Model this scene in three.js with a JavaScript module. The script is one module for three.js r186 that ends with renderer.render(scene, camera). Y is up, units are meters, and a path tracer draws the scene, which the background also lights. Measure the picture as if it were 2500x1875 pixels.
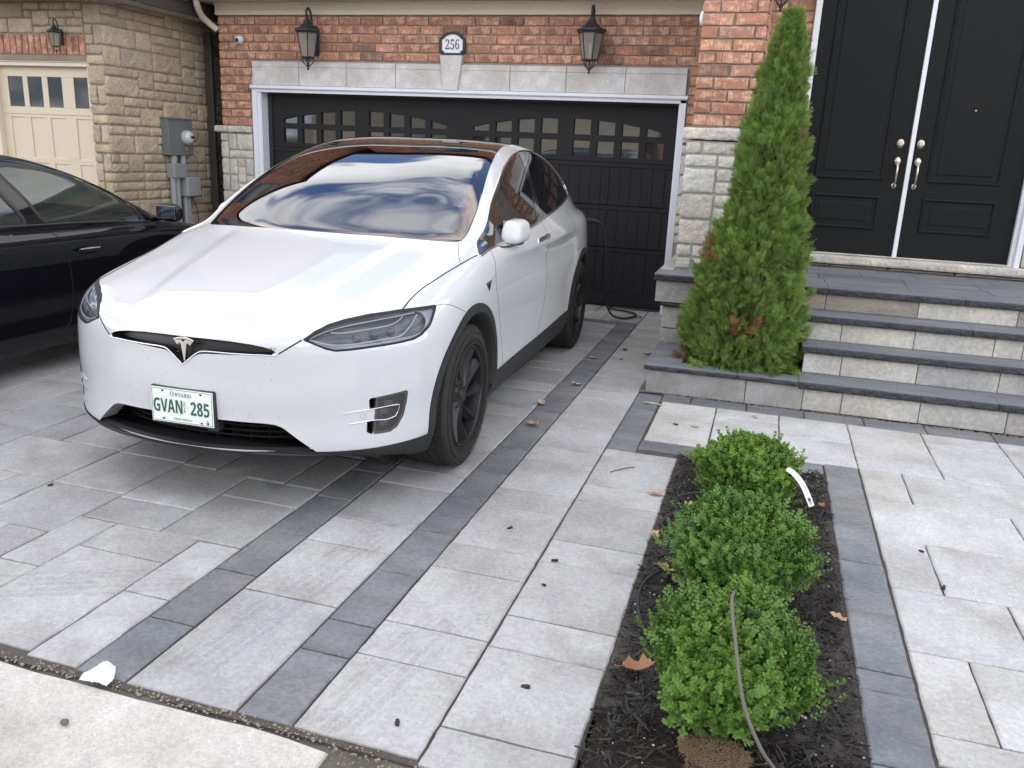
import * as THREE from 'three';
import { mergeGeometries, toCreasedNormals, mergeVertices } from 'three/addons/utils/BufferGeometryUtils.js';
import { RoundedBoxGeometry } from 'three/addons/geometries/RoundedBoxGeometry.js';
import { FontLoader } from 'three/addons/loaders/FontLoader.js';
import { TextGeometry } from 'three/addons/geometries/TextGeometry.js';

// ---------------------------------------------------------------- camera, sky, sun, exposure
const D = Math.PI / 180;
const scene = new THREE.Scene();
const camera = new THREE.PerspectiveCamera(49.4385, 4 / 3, 0.05, 400);
camera.rotation.order = 'YXZ';
camera.rotation.set(-15.625 * D, 16.387 * D, 2.606 * D);
camera.position.set(0, 1.6, 8.97);
const renderer = new THREE.WebGLRenderer({ antialias: true });
renderer.toneMapping = THREE.LinearToneMapping;
renderer.toneMappingExposure = 1.42;
renderer.shadowMap.enabled = true;

// seeded randomness and tiling noise
function rng(seed) { let a = seed >>> 0; return () => { a = (a + 0x6D2B79F5) | 0; let t = Math.imul(a ^ (a >>> 15), 1 | a); t = (t + Math.imul(t ^ (t >>> 7), 61 | t)) ^ t; return ((t ^ (t >>> 14)) >>> 0) / 4294967296; }; }
function hash(x, y, s) { let h = Math.imul(x, 374761393) ^ Math.imul(y, 668265263) ^ Math.imul(s, 2147483647 ^ 974711); h = Math.imul(h ^ (h >>> 13), 1274126177); h ^= h >>> 16; h = Math.imul(h, 2246822519); return ((h ^ (h >>> 15)) >>> 0) / 4294967296; }
function vnoise(x, y, px, py, s) {
  const xi = Math.floor(x), yi = Math.floor(y), u = x - xi, v = y - yi, a = u * u * (3 - 2 * u), b = v * v * (3 - 2 * v);
  const w = (i, p) => ((i % p) + p) % p;
  const x0 = w(xi, px), x1 = w(xi + 1, px), y0 = w(yi, py), y1 = w(yi + 1, py);
  return (hash(x0, y0, s) * (1 - a) + hash(x1, y0, s) * a) * (1 - b) + (hash(x0, y1, s) * (1 - a) + hash(x1, y1, s) * a) * b;
}
function fbm(u, v, px, py, oct, s) { let t = 0, k = 0, g = 1; for (let o = 0; o < oct; o++) { t += g * vnoise(u * px, v * py, px, py, s + o * 17); k += g; g *= .5; px *= 2; py *= 2; } return t / k; }
const clamp = (x, a = 0, b = 1) => Math.min(b, Math.max(a, x));
const sstep = (a, b, x) => { const t = clamp((x - a) / (b - a)); return t * t * (3 - 2 * t); };
const mix = (a, b, t) => a + (b - a) * t;

// the sky: broken cloud over blue, the same kind of weather all round
function makeSky() {
  const W = 1536, H = 768, data = new Float32Array(W * H * 4);
  for (let j = 0; j < H; j++) {
    const el = (j + .5) / H * Math.PI - Math.PI / 2, sy = Math.sin(el), cy = Math.cos(el);
    for (let i = 0; i < W; i++) {
      const az = (i + .5) / W * 2 * Math.PI - Math.PI, k = (j * W + i) * 4;
      let r, g, b;
      if (sy > -.02) {
        const dx = cy * Math.cos(az), dz = cy * Math.sin(az), h = Math.max(sy, 0) + .22;
        let p = dx / h * 2.4 + 49, q = dz / h * 3.2 + 46.3;
        const w1 = fbm(p / 64, q / 64, 64, 64, 3, 5), w2 = fbm(p / 64 + .37, q / 64 + .11, 64, 64, 3, 9);
        p += (w1 - .5) * 1.5; q += (w2 - .5) * 1.5;
        const c = fbm(p / 64, q * .8 / 64, 72, 110, 7, 21), d2 = fbm(p / 64 + .5, q / 64 + .3, 150, 200, 5, 77);
        const cov = sstep(.39, .57, c + (d2 - .5) * .22), shade = fbm(p / 64 + .2, q / 64 + .7, 110, 130, 4, 55);
        const t = Math.pow(1 - clamp(sy), 2.2);
        r = mix(SKY.blue[0], SKY.low[0], t); g = mix(SKY.blue[1], SKY.low[1], t); b = mix(SKY.blue[2], SKY.low[2], t);
        const cl = SKY.cloud * (.62 + .70 * shade);
        r = mix(r, cl * 1.02, cov); g = mix(g, cl, cov); b = mix(b, cl * .985, cov);
        const air = .86 + 1.15 * Math.pow(1 - clamp(sy), 2); r *= air; g *= air; b *= air;   // brighter towards the horizon
      } else { r = .30; g = .29; b = .28; }
      data[k] = r; data[k + 1] = g; data[k + 2] = b; data[k + 3] = 1;
    }
  }
  const t = new THREE.DataTexture(data, W, H, THREE.RGBAFormat, THREE.FloatType);
  t.mapping = THREE.EquirectangularReflectionMapping; t.magFilter = THREE.LinearFilter; t.minFilter = THREE.LinearFilter; t.needsUpdate = true;
  return t;
}
const SKY = { blue: [.17, .30, .66], low: [.60, .72, .92], cloud: 2.0 };
scene.background = makeSky(); scene.environment = scene.background;
const sun = new THREE.DirectionalLight(new THREE.Color().setRGB(1, .95, .87), 3.0);
sun.position.set(5, 15, -30); sun.target.position.set(0, 0, 2);   // behind the houses: the drive lies in their open shade
sun.castShadow = true; sun.shadow.radius = 2; sun.shadow.mapSize.set(2048, 2048);
Object.assign(sun.shadow.camera, { left: -30, right: 30, top: 40, bottom: -30, near: 1, far: 110 });
scene.add(sun, sun.target);

// ---------------------------------------------------------------- naming and building helpers
const taken = {};
function numbered(n) { const k = taken[n] = (taken[n] ?? -1) + 1; return k ? n + '_' + String(k).padStart(3, '0') : n; }
function shade(o) { o.traverse(m => { if (m.isMesh) { m.castShadow = true; m.receiveShadow = true; } }); return o; }
function thing(name, label, category, [x, y, z] = [0, 0, 0], turn = 0, group) {
  const o = new THREE.Group(); o.name = numbered(name); scene.add(o); o.position.set(x, y, z); o.rotation.y = turn;
  o.userData = { label, category }; if (group) o.userData.group = group; return o;
}
function part(parent, name, geo, m, label) {
  const o = new THREE.Mesh(Array.isArray(geo) ? merge(geo) : geo, m); o.name = name; parent.add(o); o.castShadow = o.receiveShadow = true;
  if (label) o.userData.label = label; return o;
}
function solo(name, label, category, geo, m, group) {
  const o = new THREE.Mesh(Array.isArray(geo) ? merge(geo) : geo, m); o.name = numbered(name); scene.add(o); o.castShadow = o.receiveShadow = true;
  o.userData = { label, category }; if (group) o.userData.group = group; return o;
}
function struct(name, geo, m) {
  const o = geo ? new THREE.Mesh(Array.isArray(geo) ? merge(geo) : geo, m) : new THREE.Group(); o.name = numbered(name); scene.add(o); o.castShadow = o.receiveShadow = true;
  o.userData = { kind: 'structure' }; return o;
}
function merge(list) {
  const a = list.map(g => { const h = g.index ? g.toNonIndexed() : g; for (const k of Object.keys(h.attributes)) if (!['position', 'normal', 'uv'].includes(k)) h.deleteAttribute(k); if (!h.attributes.uv) h.setAttribute('uv', new THREE.BufferAttribute(new Float32Array(h.attributes.position.count * 2), 2)); return h; });
  return a.length > 1 ? mergeGeometries(a) : a[0];
}
function bx(x0, x1, y0, y1, z0, z1, r = 0) {              // a box between two corners, edges rounded by r, uv in metres
  const w = x1 - x0, h = y1 - y0, d = z1 - z0;
  const g = r ? new RoundedBoxGeometry(w, h, d, 2, Math.min(r, w / 2.1, h / 2.1, d / 2.1)) : new THREE.BoxGeometry(w, h, d);
  g.translate((x0 + x1) / 2, (y0 + y1) / 2, (z0 + z1) / 2); return boxUV(g);
}
function boxUV(g, ox = 0, oy = 0) {                       // uv in metres on the plane that each face looks along
  if (g.index) g = g.toNonIndexed();
  const p = g.attributes.position, n = g.attributes.normal, uv = new Float32Array(p.count * 2);
  for (let i = 0; i < p.count; i += 3) {
    let a = 0, b = 0, c = 0; for (let k = 0; k < 3; k++) { a += n.getX(i + k); b += n.getY(i + k); c += n.getZ(i + k); }
    a = Math.abs(a); b = Math.abs(b); c = Math.abs(c);
    for (let k = 0; k < 3; k++) {
      const x = p.getX(i + k), y = p.getY(i + k), z = p.getZ(i + k), q = (i + k) * 2;
      if (c >= a && c >= b) { uv[q] = x + ox; uv[q + 1] = y + oy; } else if (a >= b) { uv[q] = z + ox; uv[q + 1] = y + oy; } else { uv[q] = x + ox; uv[q + 1] = z + oy; }
    }
  }
  g.setAttribute('uv', new THREE.BufferAttribute(uv, 2)); return g;
}
const V3 = (x, y, z) => new THREE.Vector3(x, y, z);
function tube(pts, r, seg = 24, rad = 8, closed = false) { return new THREE.TubeGeometry(new THREE.CatmullRomCurve3(pts.map(p => p.isVector3 ? p : V3(...p)), closed, 'centripetal'), seg, r, rad, closed); }
function cyl(r0, r1, h, x, y, z, seg = 16) { const g = new THREE.CylinderGeometry(r0, r1, h, seg); g.translate(x, y, z); return g; }
// a loose closed mesh from points and triangles
function geoOf(pos, idx, uv) { const g = new THREE.BufferGeometry(); g.setAttribute('position', new THREE.Float32BufferAttribute(pos, 3)); if (uv) g.setAttribute('uv', new THREE.Float32BufferAttribute(uv, 2)); g.setIndex(idx); g.computeVertexNormals(); return g; }
// one laid piece (brick, stone, slab): front grid that swells from its edges and breaks unevenly, sides to the back; front looks along +z, base on z = 0
function pieceGeo(w, h, d, o = {}) {
  const { nx = 4, ny = 2, edge = .008, drop = .006, rough = .002, wob = .003, seed = 1, ox = 0, oy = 0 } = o, R = rng(seed), P = [], U = [], I = [];
  const cols = [0, edge, ...Array.from({ length: nx - 1 }, (_, i) => edge + (w - 2 * edge) * (i + 1) / nx), w - edge, w];
  const rows = [0, edge, ...Array.from({ length: ny - 1 }, (_, i) => edge + (h - 2 * edge) * (i + 1) / ny), h - edge, h];
  const NX = cols.length, NY = rows.length;
  for (let j = 0; j < NY; j++) for (let i = 0; i < NX; i++) {
    const ex = i === 0 || i === NX - 1, ey = j === 0 || j === NY - 1, corner = ex && ey;
    let x = cols[i] - w / 2, y = rows[j] - h / 2, z = d - (ex || ey ? drop : 0) + (R() - .5) * 2 * rough * (ex || ey ? .4 : 1);
    if (ex) x += (x < 0 ? 1 : -1) * R() * wob; if (ey) y += (y < 0 ? 1 : -1) * R() * wob;
    if (corner) { x *= 1 - Math.min(.3, edge * .6 / w); y *= 1 - Math.min(.3, edge * .6 / h); z -= drop * .5; }
    P.push(x, y, z); U.push(x + ox, y + oy);
  }
  for (let j = 0; j < NY - 1; j++) for (let i = 0; i < NX - 1; i++) { const a = j * NX + i, b = a + 1, c = a + NX, e = c + 1; I.push(a, b, e, a, e, c); }
  const ring = []; for (let i = 0; i < NX; i++) ring.push(i); for (let j = 1; j < NY; j++) ring.push(j * NX + NX - 1); for (let i = NX - 2; i >= 0; i--) ring.push((NY - 1) * NX + i); for (let j = NY - 2; j > 0; j--) ring.push(j * NX);
  const front = geoOf(P, I, U), SP = [], SU = [], SI = [];
  ring.forEach((k, n) => { const m = ring[(n + 1) % ring.length], s = SP.length / 3; for (const q of [k, m]) { SP.push(P[3 * q], P[3 * q + 1], P[3 * q + 2], P[3 * q], P[3 * q + 1], 0); SU.push(U[2 * q], U[2 * q + 1], U[2 * q] + d, U[2 * q + 1]); } SI.push(s, s + 1, s + 3, s, s + 3, s + 2); });
  return merge([front, geoOf(SP, SI, SU)]);
}

// ---------------------------------------------------------------- textures and materials
function dataTex(n, fn, srgb = true, rep = 1) {          // fn(u, v) -> [r, g, b] as seen (sRGB) or a number
  const a = new Uint8Array(n * n * 4);
  for (let j = 0; j < n; j++) for (let i = 0; i < n; i++) { const c = fn((i + .5) / n, (j + .5) / n), k = (j * n + i) * 4; for (let q = 0; q < 3; q++) a[k + q] = clamp(typeof c === 'number' ? c : c[q]) * 255; a[k + 3] = 255; }
  const t = new THREE.DataTexture(a, n, n); t.wrapS = t.wrapT = THREE.RepeatWrapping; t.magFilter = THREE.LinearFilter; t.minFilter = THREE.LinearMipmapLinearFilter; t.repeat.set(rep, rep);
  if (srgb) t.colorSpace = THREE.SRGBColorSpace; t.needsUpdate = true; return t;
}
const lin = (r, g, b) => new THREE.Color().setRGB(r, g, b ?? r);
const std = (c, rough = .8, extra = {}) => new THREE.MeshStandardMaterial({ color: c.isColor ? c : lin(...[].concat(c)), roughness: rough, ...extra });
const phys = (c, rough, extra = {}) => new THREE.MeshPhysicalMaterial({ color: c.isColor ? c : lin(...[].concat(c)), roughness: rough, ...extra });
// fine grey grain, drawn once: cement with pits and pale specks (near-white, tinted by each material)
const cementTex = dataTex(512, (u, v) => {
  const a = fbm(u, v, 4, 4, 6, 3), f = fbm(u, v, 90, 90, 2, 31), m = fbm(u, v, 9, 9, 4, 8);
  let c = .84 + (a - .5) * .16 + (f - .5) * .12 + (m - .5) * .10;
  const pit = hash(Math.floor(u * 256), Math.floor(v * 256), 12); if (pit > .992) c -= .16; if (pit < .008) c += .12;
  return [c, c * (.995 + (m - .5) * .03), c * (.985 + (a - .5) * .07)];
}, true);
const cementBump = dataTex(512, (u, v) => .5 + (fbm(u, v, 60, 60, 3, 41) - .5) * .6 + (fbm(u, v, 8, 8, 3, 4) - .5) * .4, false);
const slateTex = dataTex(512, (u, v) => {                 // drawn-out cloudy streaks of dark dyed pavers
  const a = fbm(u, v, 3, 9, 6, 61), f = fbm(u, v, 80, 120, 2, 63), s = fbm(u, v, 5, 5, 4, 64), c = .84 + (a - .5) * .26 + (f - .5) * .18 + (s - .5) * .12;
  return [c * (.99 + (s - .5) * .06), c, c * (1.015 - (s - .5) * .06)];
});
const brickTex = dataTex(1024, (u, v) => {                // clay with pale slurry wiped over it in upright strokes
  const a = fbm(u, v, 6, 10, 5, 101), f = fbm(u, v, 120, 120, 2, 102), band = fbm(u, v, 7, 12, 3, 103), st = fbm(u, v, 64, 6, 3, 104), h = fbm(u, v, 10, 46, 2, 107);
  let smear = sstep(.50, .60, st) * sstep(.44, .56, band); smear = Math.max(smear, sstep(.60, .66, fbm(u, v, 9, 14, 4, 105)) * .9, sstep(.60, .66, h) * sstep(.5, .6, fbm(u, v, 5, 9, 2, 108)) * .7);
  const k = .95 + (a - .5) * .42 + (f - .5) * .22;
  return [mix(.68, .86, smear * .66) * k, mix(.495, .715, smear * .66) * k, mix(.405, .605, smear * .66) * k];
});
const stoneTex = dataTex(512, (u, v) => { const a = fbm(u, v, 4, 4, 6, 201), f = fbm(u, v, 70, 70, 3, 202), y = fbm(u, v, 3, 3, 3, 203), c = .90 + (a - .5) * .26 + (f - .5) * .20; return [c * (1 + (y - .5) * .06), c * (.99), c * (.965 - (y - .5) * .10)]; });
const stoneBump = dataTex(512, (u, v) => { const a = fbm(u, v, 7, 7, 6, 211); return Math.abs(a - .5) * 1.6 + (fbm(u, v, 16, 22, 4, 212) - .5) * .5 + .15; }, false);
const scaled = (t, k, ky = k) => { const c = t.clone(); c.repeat.set(k, ky); c.needsUpdate = true; return c; };
// ---------------------------------------------------------------- ground, paving, walk
const M = {
  sand: std([.115, .10, .085], .95, { map: scaled(cementTex, 3), bumpMap: scaled(cementBump, 6), bumpScale: .004 }),
  asphalt: std([.13, .13, .13], .92, { map: scaled(cementTex, 1.5) }),
  walkConcrete: std([.68, .655, .60], .9, { map: scaled(cementTex, 1.3), bumpMap: scaled(cementBump, 2.4), bumpScale: .005 }),
  white: std([.78, .80, .83], .45), soil: std([.05, .036, .026], 1),
};
const grey = (c, k) => std(c, .82, { map: cementTex, bumpMap: cementBump, bumpScale: .0016 });
const paleTones = [[.545, .545, .545], [.515, .517, .52], [.565, .566, .566], [.52, .517, .51]].map(grey);
const driveTones = [[.505, .507, .51], [.455, .458, .463], [.54, .541, .545], [.48, .486, .495]].map(grey);
const whiteTones = [[.66, .665, .67], [.635, .64, .645], [.685, .687, .69], [.65, .645, .63]].map(grey);
const slate = c => std(c, .74, { map: slateTex, bumpMap: cementBump, bumpScale: .0012 });
const darkTones = [[.245, .246, .250], [.222, .223, .228], [.268, .266, .264]].map(slate);
const borderTones = [[.275, .279, .287], [.245, .249, .257], [.30, .297, .292], [.26, .263, .27]].map(slate);
struct('ground', (() => { const g = new THREE.PlaneGeometry(600, 600, 1, 1); g.rotateX(-Math.PI / 2); g.translate(0, -.16, 0); const u = g.attributes.uv; for (let i = 0; i < 4; i++) u.setXY(i, u.getX(i) * 200, u.getY(i) * 200); return g; })(), M.asphalt);
// one laid slab: chamfered top, its own shape and patch of grain
const pavR = rng(71);
const slabs = new Map();
function slabGeo(w, d, v) {
  const key = Math.round(w * 100) + '_' + Math.round(d * 100) + '_' + v; if (slabs.has(key)) return slabs.get(key);
  const r = rng(v * 977 + Math.round(w * 100) * 31 + Math.round(d * 100)), c = .005, P = [], U = [], I = [], ox = r() * 7, oz = r() * 7, j = () => (r() - .5) * .004, N = 7;
  const ring = (inset, y) => { const a = P.length / 3, hw = w / 2 - inset, hd = d / 2 - inset, cs = [[-hw, hd], [hw, hd], [hw, -hd], [-hw, -hd]]; cs.forEach(([x, z], k) => { const [x2, z2] = cs[(k + 1) % 4]; for (let n = 0; n < N; n++) { const t = n / N, q = inset ? 1 : 1; const px = mix(x, x2, t) + j() * (n ? 1 : 0), pz = mix(z, z2, t) + j() * (n ? 1 : 0); P.push(px, y, pz); U.push(px + ox, pz + oz); } }); return a; };
  const b = ring(0, -.05), e = ring(0, -c), t = ring(c * 1.2, 0), n = 4 * N;
  for (let k = 0; k < n; k++) { const m = (k + 1) % n; I.push(b + k, b + m, e + m, b + k, e + m, e + k, e + k, e + m, t + m, e + k, t + m, t + k); }
  const mid = P.length / 3; P.push(0, 0, 0); U.push(ox, oz); for (let k = 0; k < n; k++) I.push(t + k, t + (k + 1) % n, mid);
  let g = geoOf(P, I, U); g = toCreasedNormals(g, .5); slabs.set(key, g); return g;
}
function slab(parent, x0, x1, z0, z1, tones, name = 'paver', y = 0) {
  const gap = .0036, w = x1 - x0 - 2 * gap, d = z1 - z0 - 2 * gap;
  const o = part(parent, name, slabGeo(w, d, Math.floor(pavR() * 3)), tones[Math.floor(pavR() * tones.length)]);
  o.position.set((x0 + x1) / 2, y + (pavR() - .5) * .0022, (z0 + z1) / 2); o.rotation.set((pavR() - .5) * .003, pavR() > .5 && false ? Math.PI : 0, (pavR() - .5) * .003); return o;
}
const drive = struct('driveway');
part(drive, 'joint_sand', (() => { const g = new THREE.BoxGeometry(8.6, .06, 7.40); g.translate(-5.03, -.041, 3.52); return boxUV(g); })(), M.sand);
const run = (parent, x0, x1, zs, tones) => zs.slice(1).forEach((z, i) => slab(parent, x0, x1, zs[i], z, tones));
run(drive, -1.125, -.737, [-.02, .36, .77, .97, 1.35, 1.55, 1.92, 2.14, 2.75, 2.97, 3.37, 3.58, 4.00, 4.21, 4.65, 4.86, 5.30, 5.52, 5.95, 6.17, 6.60, 6.81, 7.20], paleTones);
run(drive, -.735, -.330, [4.535, 4.65, 5.09, 5.31, 5.76, 5.97, 6.41, 6.62, 7.05, 7.22], paleTones);
run(drive, -1.700, -1.312, [.94, 1.30, 1.50, 1.91, 2.12, 2.73, 2.94, 3.36, 3.56, 4.00, 4.19, 4.62, 4.84, 5.27, 5.47, 5.91, 6.15, 6.59, 7.20], driveTones);
run(drive, -1.310, -1.127, [.775, 1.36, 1.77, 2.17, 2.52, 2.88, 3.27, 3.64, 4.01, 4.38, 4.75, 5.13, 5.50, 5.89, 6.28, 6.66, 6.85, 7.20], darkTones);
run(drive, -1.886, -1.702, [.94, 1.32, 1.69, 2.06, 2.43, 2.80, 3.17, 3.54, 3.91, 4.28, 4.65, 5.01, 5.38, 5.74, 6.13, 6.50, 6.87, 7.20], darkTones);
[-5.4, -5.03, -4.66, -4.29, -3.92, -3.55, -3.18, -2.81, -2.44, -2.07, -1.70, -1.312].forEach((x, i, a) => i && slab(drive, a[i - 1], x, .775, .94, darkTones));
[[-1.51, -1.127], [-1.75, -1.51], [-2.15, -1.75], [-2.55, -2.15], [-2.95, -2.55]].forEach(([a, b], i) => { slab(drive, a, b, .36, .775, driveTones); slab(drive, a + (i ? .1 : 0), b + (i ? .1 : 0), -.02, .36, driveTones); });
// random ashlar to the left of the band: pieces read off near the kerb, the rest laid by the same module
const used = new Set(), cell = .2, X0 = -1.888, Zk = 7.18;
const ashlar = [[-2.29, -1.888, 5.69, 5.91], [-2.29, -1.888, 5.91, 6.33], [-2.69, -2.29, 5.66, 6.10], [-3.10, -2.69, 5.64, 6.07], [-3.71, -3.10, 5.62, 6.05], [-2.69, -2.29, 6.10, 6.32], [-3.10, -2.69, 6.07, 6.49], [-3.30, -3.10, 6.05, 6.48], [-3.71, -3.30, 6.05, 6.48],
  [-2.70, -2.50, 6.32, 6.73], [-2.50, -2.09, 6.32, 6.54], [-2.09, -1.888, 6.33, 6.76], [-2.50, -2.09, 6.54, 7.17], [-2.09, -1.888, 6.76, 7.19], [-2.90, -2.70, 6.49, 6.73], [-2.90, -2.50, 6.73, 7.17], [-3.30, -2.90, 6.48, 6.90], [-3.30, -2.90, 6.90, 7.17],
  [-2.69, -2.49, 5.22, 5.66], [-2.49, -2.09, 5.22, 5.68], [-2.09, -1.888, 5.25, 5.69], [-3.10, -2.69, 5.44, 5.64], [-3.49, -3.10, 5.22, 5.62], [-3.71, -3.49, 5.22, 5.62]];
ashlar.forEach(a => slab(drive, ...a, driveTones));
{
  const nx = 30, nz = 26, at = (i, j) => i * 100 + j, occ = new Set(), r = rng(5), xr = -1.888, zt = 5.22;
  const lay = (x1, z1, ncx, ncz, mx, mz) => {
    occ.clear();
    for (let j = 0; j < ncz; j++) for (let i = 0; i < ncx; i++) {
      if (occ.has(at(i, j))) continue;
      const opts = [[2, 2], [3, 2], [2, 1], [1, 2], [2, 3], [2, 2], [3, 2], [1, 1]].filter(([w, h]) => { for (let a = 0; a < w; a++) for (let b = 0; b < h; b++) if (i + a >= ncx || j + b >= ncz || occ.has(at(i + a, j + b))) return false; return true; });
      const [w, h] = opts[Math.floor(r() * Math.max(1, opts.length - 1))];
      for (let a = 0; a < w; a++) for (let b = 0; b < h; b++) occ.add(at(i + a, j + b));
      slab(drive, x1 - (i + w) * mx, x1 - i * mx, z1 - (j + h) * mz, z1 - j * mz, driveTones);
    }
  };
  lay(-1.888, 5.22, 9, 21, .2025, .2038);                 // under and beside the white car
  lay(-3.711, 7.17, 11, 30, .2025, .2038);                // towards the neighbour's drive
}
const walk = struct('walkway');
part(walk, 'joint_sand', (() => { const g = new THREE.BoxGeometry(3.4, .06, 3.6); g.translate(.95, -.0415, 4.99); return boxUV(g); })(), M.sand);
run(walk, -.737, -.567, [3.30, 3.68, 3.79, 4.13, 4.53], darkTones);
[-.567, -.37, 0, .37, .74, 1.11, 1.50, 1.87, 2.24].forEach((x, i, a) => i && slab(walk, a[i - 1], x, 3.255, 3.435, darkTones));
[-.567, -.19, .19, .445].forEach((x, i, a) => i && slab(walk, a[i - 1], x, 4.30, 4.465, darkTones));
run(walk, .447, .628, [4.275, 4.63, 5.08, 5.48, 5.90, 6.30, 6.42, 6.78, 7.15], borderTones);
[[-.557, -.19, 3.86], [-.19, .21, 3.62], [.21, .63, 3.85], [.63, 1.065, 4.06], [1.065, 1.50, 3.63], [1.50, 1.93, 4.0], [1.93, 2.36, 3.7]].forEach(([a, b, z]) => { slab(walk, a, b, 3.44, z, whiteTones); slab(walk, a, b, z, a < 0.2 || b < .64 ? 4.29 : 4.262, whiteTones); });
[[4.262, 4.71, .85, 1.47, 1.9, 2.36], [4.71, 5.19, 1.28, 1.9, 2.36], [5.19, 5.66, .83, 1.45, 1.9, 2.36], [5.66, 6.125, 1.05, 1.6, 2.1], [6.125, 6.58, .825, 1.35, 1.8], [6.58, 6.72, 1.1, 1.6]].forEach(([z0, z1, ...xs]) => [.633, ...xs].forEach((x, i, a) => i && slab(walk, a[i - 1], x, z0, z1, whiteTones)));
// the pavement slab at the street end, its broken edge towards the paving
{
  solo('joint_grit', 'loose sand and grit in the joint between paving and pavement', 'grit', (() => { const r = rng(9), l = []; for (let i = 0; i < 1400; i++) { const g = new THREE.IcosahedronGeometry(.0015 + r() * r() * .006, 0); g.scale(1, .7, 1); g.rotateY(r() * 6); const x = mix(-4.5, -.7, r()); g.translate(x, -.014 + r() * .008, 7.196 + r() * .036 + (x > -.98 ? r() * .07 : 0)); l.push(g); } return l; })(), std([.25, .22, .18], 1)).userData.kind = 'stuff';
  const walkSlab = (x0, x1, z0, z1, seed) => {
    const r = rng(seed), n = 44, P = [], U = [], I = [], pts = [];
    for (let i = 0; i <= n; i++) pts.push([mix(x0, x1, i / n), z0 + (r() - .5) * .014 + fbm(i / n, seed / 9, 8, 8, 2, seed) * .02]);
    pts.push([x1, z1], [x0, z1]);
    pts[n][1] += .01;
    const s = new THREE.Shape(pts.map(([x, z]) => new THREE.Vector2(x, -z)));
    const g = new THREE.ExtrudeGeometry(s, { depth: .11, bevelEnabled: true, bevelSize: .004, bevelThickness: .006, bevelSegments: 1 }); g.rotateX(-Math.PI / 2); g.translate(0, -.122, 0); return boxUV(g);
  };
  struct('kerb_soil', (() => { const g = new THREE.PlaneGeometry(9.2, .9, 120, 14); g.rotateX(-Math.PI / 2); const p = g.attributes.position; for (let i = 0; i < p.count; i++) p.setY(i, -.030 + fbm(p.getX(i) / 9.2 + .5, p.getZ(i) + .5, 180, 16, 3, 6) * .020); g.translate(-1.9, 0, 7.62); g.computeVertexNormals(); return boxUV(g); })(), std([.20, .175, .145], 1, { map: scaled(cementTex, 5), bumpMap: scaled(cementBump, 9), bumpScale: .006 }));
  struct('sidewalk', [walkSlab(-6.5, -.985, 7.235, 9.6, 3), walkSlab(-.80, 2.5, 7.31, 9.6, 8)], M.walkConcrete);
}
// ---------------------------------------------------------------- the brick house with its garage
const brickTones = [[1, 1, 1], [.92, .88, .86], [1.08, 1.06, 1.05], [.97, 1.02, 1.04], [.84, .80, .78], [.55, .58, .60]].map(c => std(lin(c[0] * 1.15, c[1] * 1.15, c[2] * 1.15), .9, { map: scaled(brickTex, 1.9), bumpMap: scaled(stoneBump, 4), bumpScale: .003 }));
const mortar = std([.45, .385, .335], .95, { map: scaled(cementTex, 2) });
const stoneTones = [[.72, .695, .63], [.68, .655, .595], [.74, .715, .66], [.66, .64, .59]].map(c => std(c, .88, { map: scaled(stoneTex, 1.4), bumpMap: scaled(stoneBump, 2.2), bumpScale: .010 }));
const stoneMortar = std([.55, .53, .50], .95, { map: scaled(cementTex, 2) });
const precast = std([.84, .82, .795], .85, { map: scaled(cementTex, 1.2), bumpMap: cementBump, bumpScale: .0012 });
const trimWhite = std([.72, .745, .79], .42), cream = std([.76, .71, .57], .55), soffitM = std([.55, .53, .49], .6), black = std([.018, .019, .022], .5);
const glassDark = phys([.012, .014, .016], .03, { ior: 1.75 });
const house = thing('brick_house', 'red brick house with black double garage door and black double front door', 'house');
const bR = rng(17), wall = part(house, 'brick_wall', [
  bx(-6.275, -5.84, 0, 3.06, -.20, .135), bx(-5.84, -.93, 2.2, 3.06, -.20, .135), bx(-.93, -.60, 0, 3.06, -.20, .135), bx(-6.275, -6.1, 0, 3.06, -6, -.2),
  bx(-.655, -.195, 1.83, 4.2, 1.55, 2.105), bx(-.655, .16, .0, 4.2, .60, 1.0), bx(-.655, -.45, 0, 4.2, -.2, .6), bx(2.03, 9.5, 0, 4.2, .60, 1.0)], mortar);
const brickCache = new Map();
function brick(x0, x1, y0, zf, parent = wall, h = .081) {   // one brick, face on z = zf
  const w = x1 - x0 - .0; if (w < .02) return;
  const v = Math.floor(bR() * 5), key = Math.round(w * 200) + '_' + v + '_' + Math.round(h * 200);
  if (!brickCache.has(key)) brickCache.set(key, pieceGeo(Math.round(w * 200) / 200, h, .03, { nx: Math.max(2, Math.round(w / .07)), ny: 2, edge: .006, drop: .004, rough: .0022, wob: .005, seed: key.length * 91 + v * 7 + Math.round(w * 200), ox: bR() * 9, oy: bR() * 9 }));
  const t = bR(), o = part(parent, 'brick', brickCache.get(key), brickTones[t > .94 ? 5 : t > .80 ? 4 : Math.floor(t * 4.9)]);
  o.position.set((x0 + x1) / 2, y0 + h / 2, zf - .03); o.rotation.set((bR() - .5) * .012, (bR() - .5) * .012, (bR() - .5) * .006);
}
function course(x0, x1, y, zf, shift, L = .2635) {         // bricks of one course, joints 10 mm, cut to the ends
  for (let x = x0 - shift; x < x1; x += L) brick(Math.max(x, x0), Math.min(x + L - .010, x1), y, zf);
}
for (let i = 0; i < 13; i++) {
  const y = 2.837 - i * .0907, s = i % 2 ? .13 : .04 + (i % 4) * .01;
  if (i < 5) course(-6.285, -.66, y, .152, s); else { course(-6.285, -5.862, y, .152, s); course(-.915, -.66, y, .152, s); }
}
course(-6.285, -.66, 2.928, .152, .1, .2635);
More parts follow.
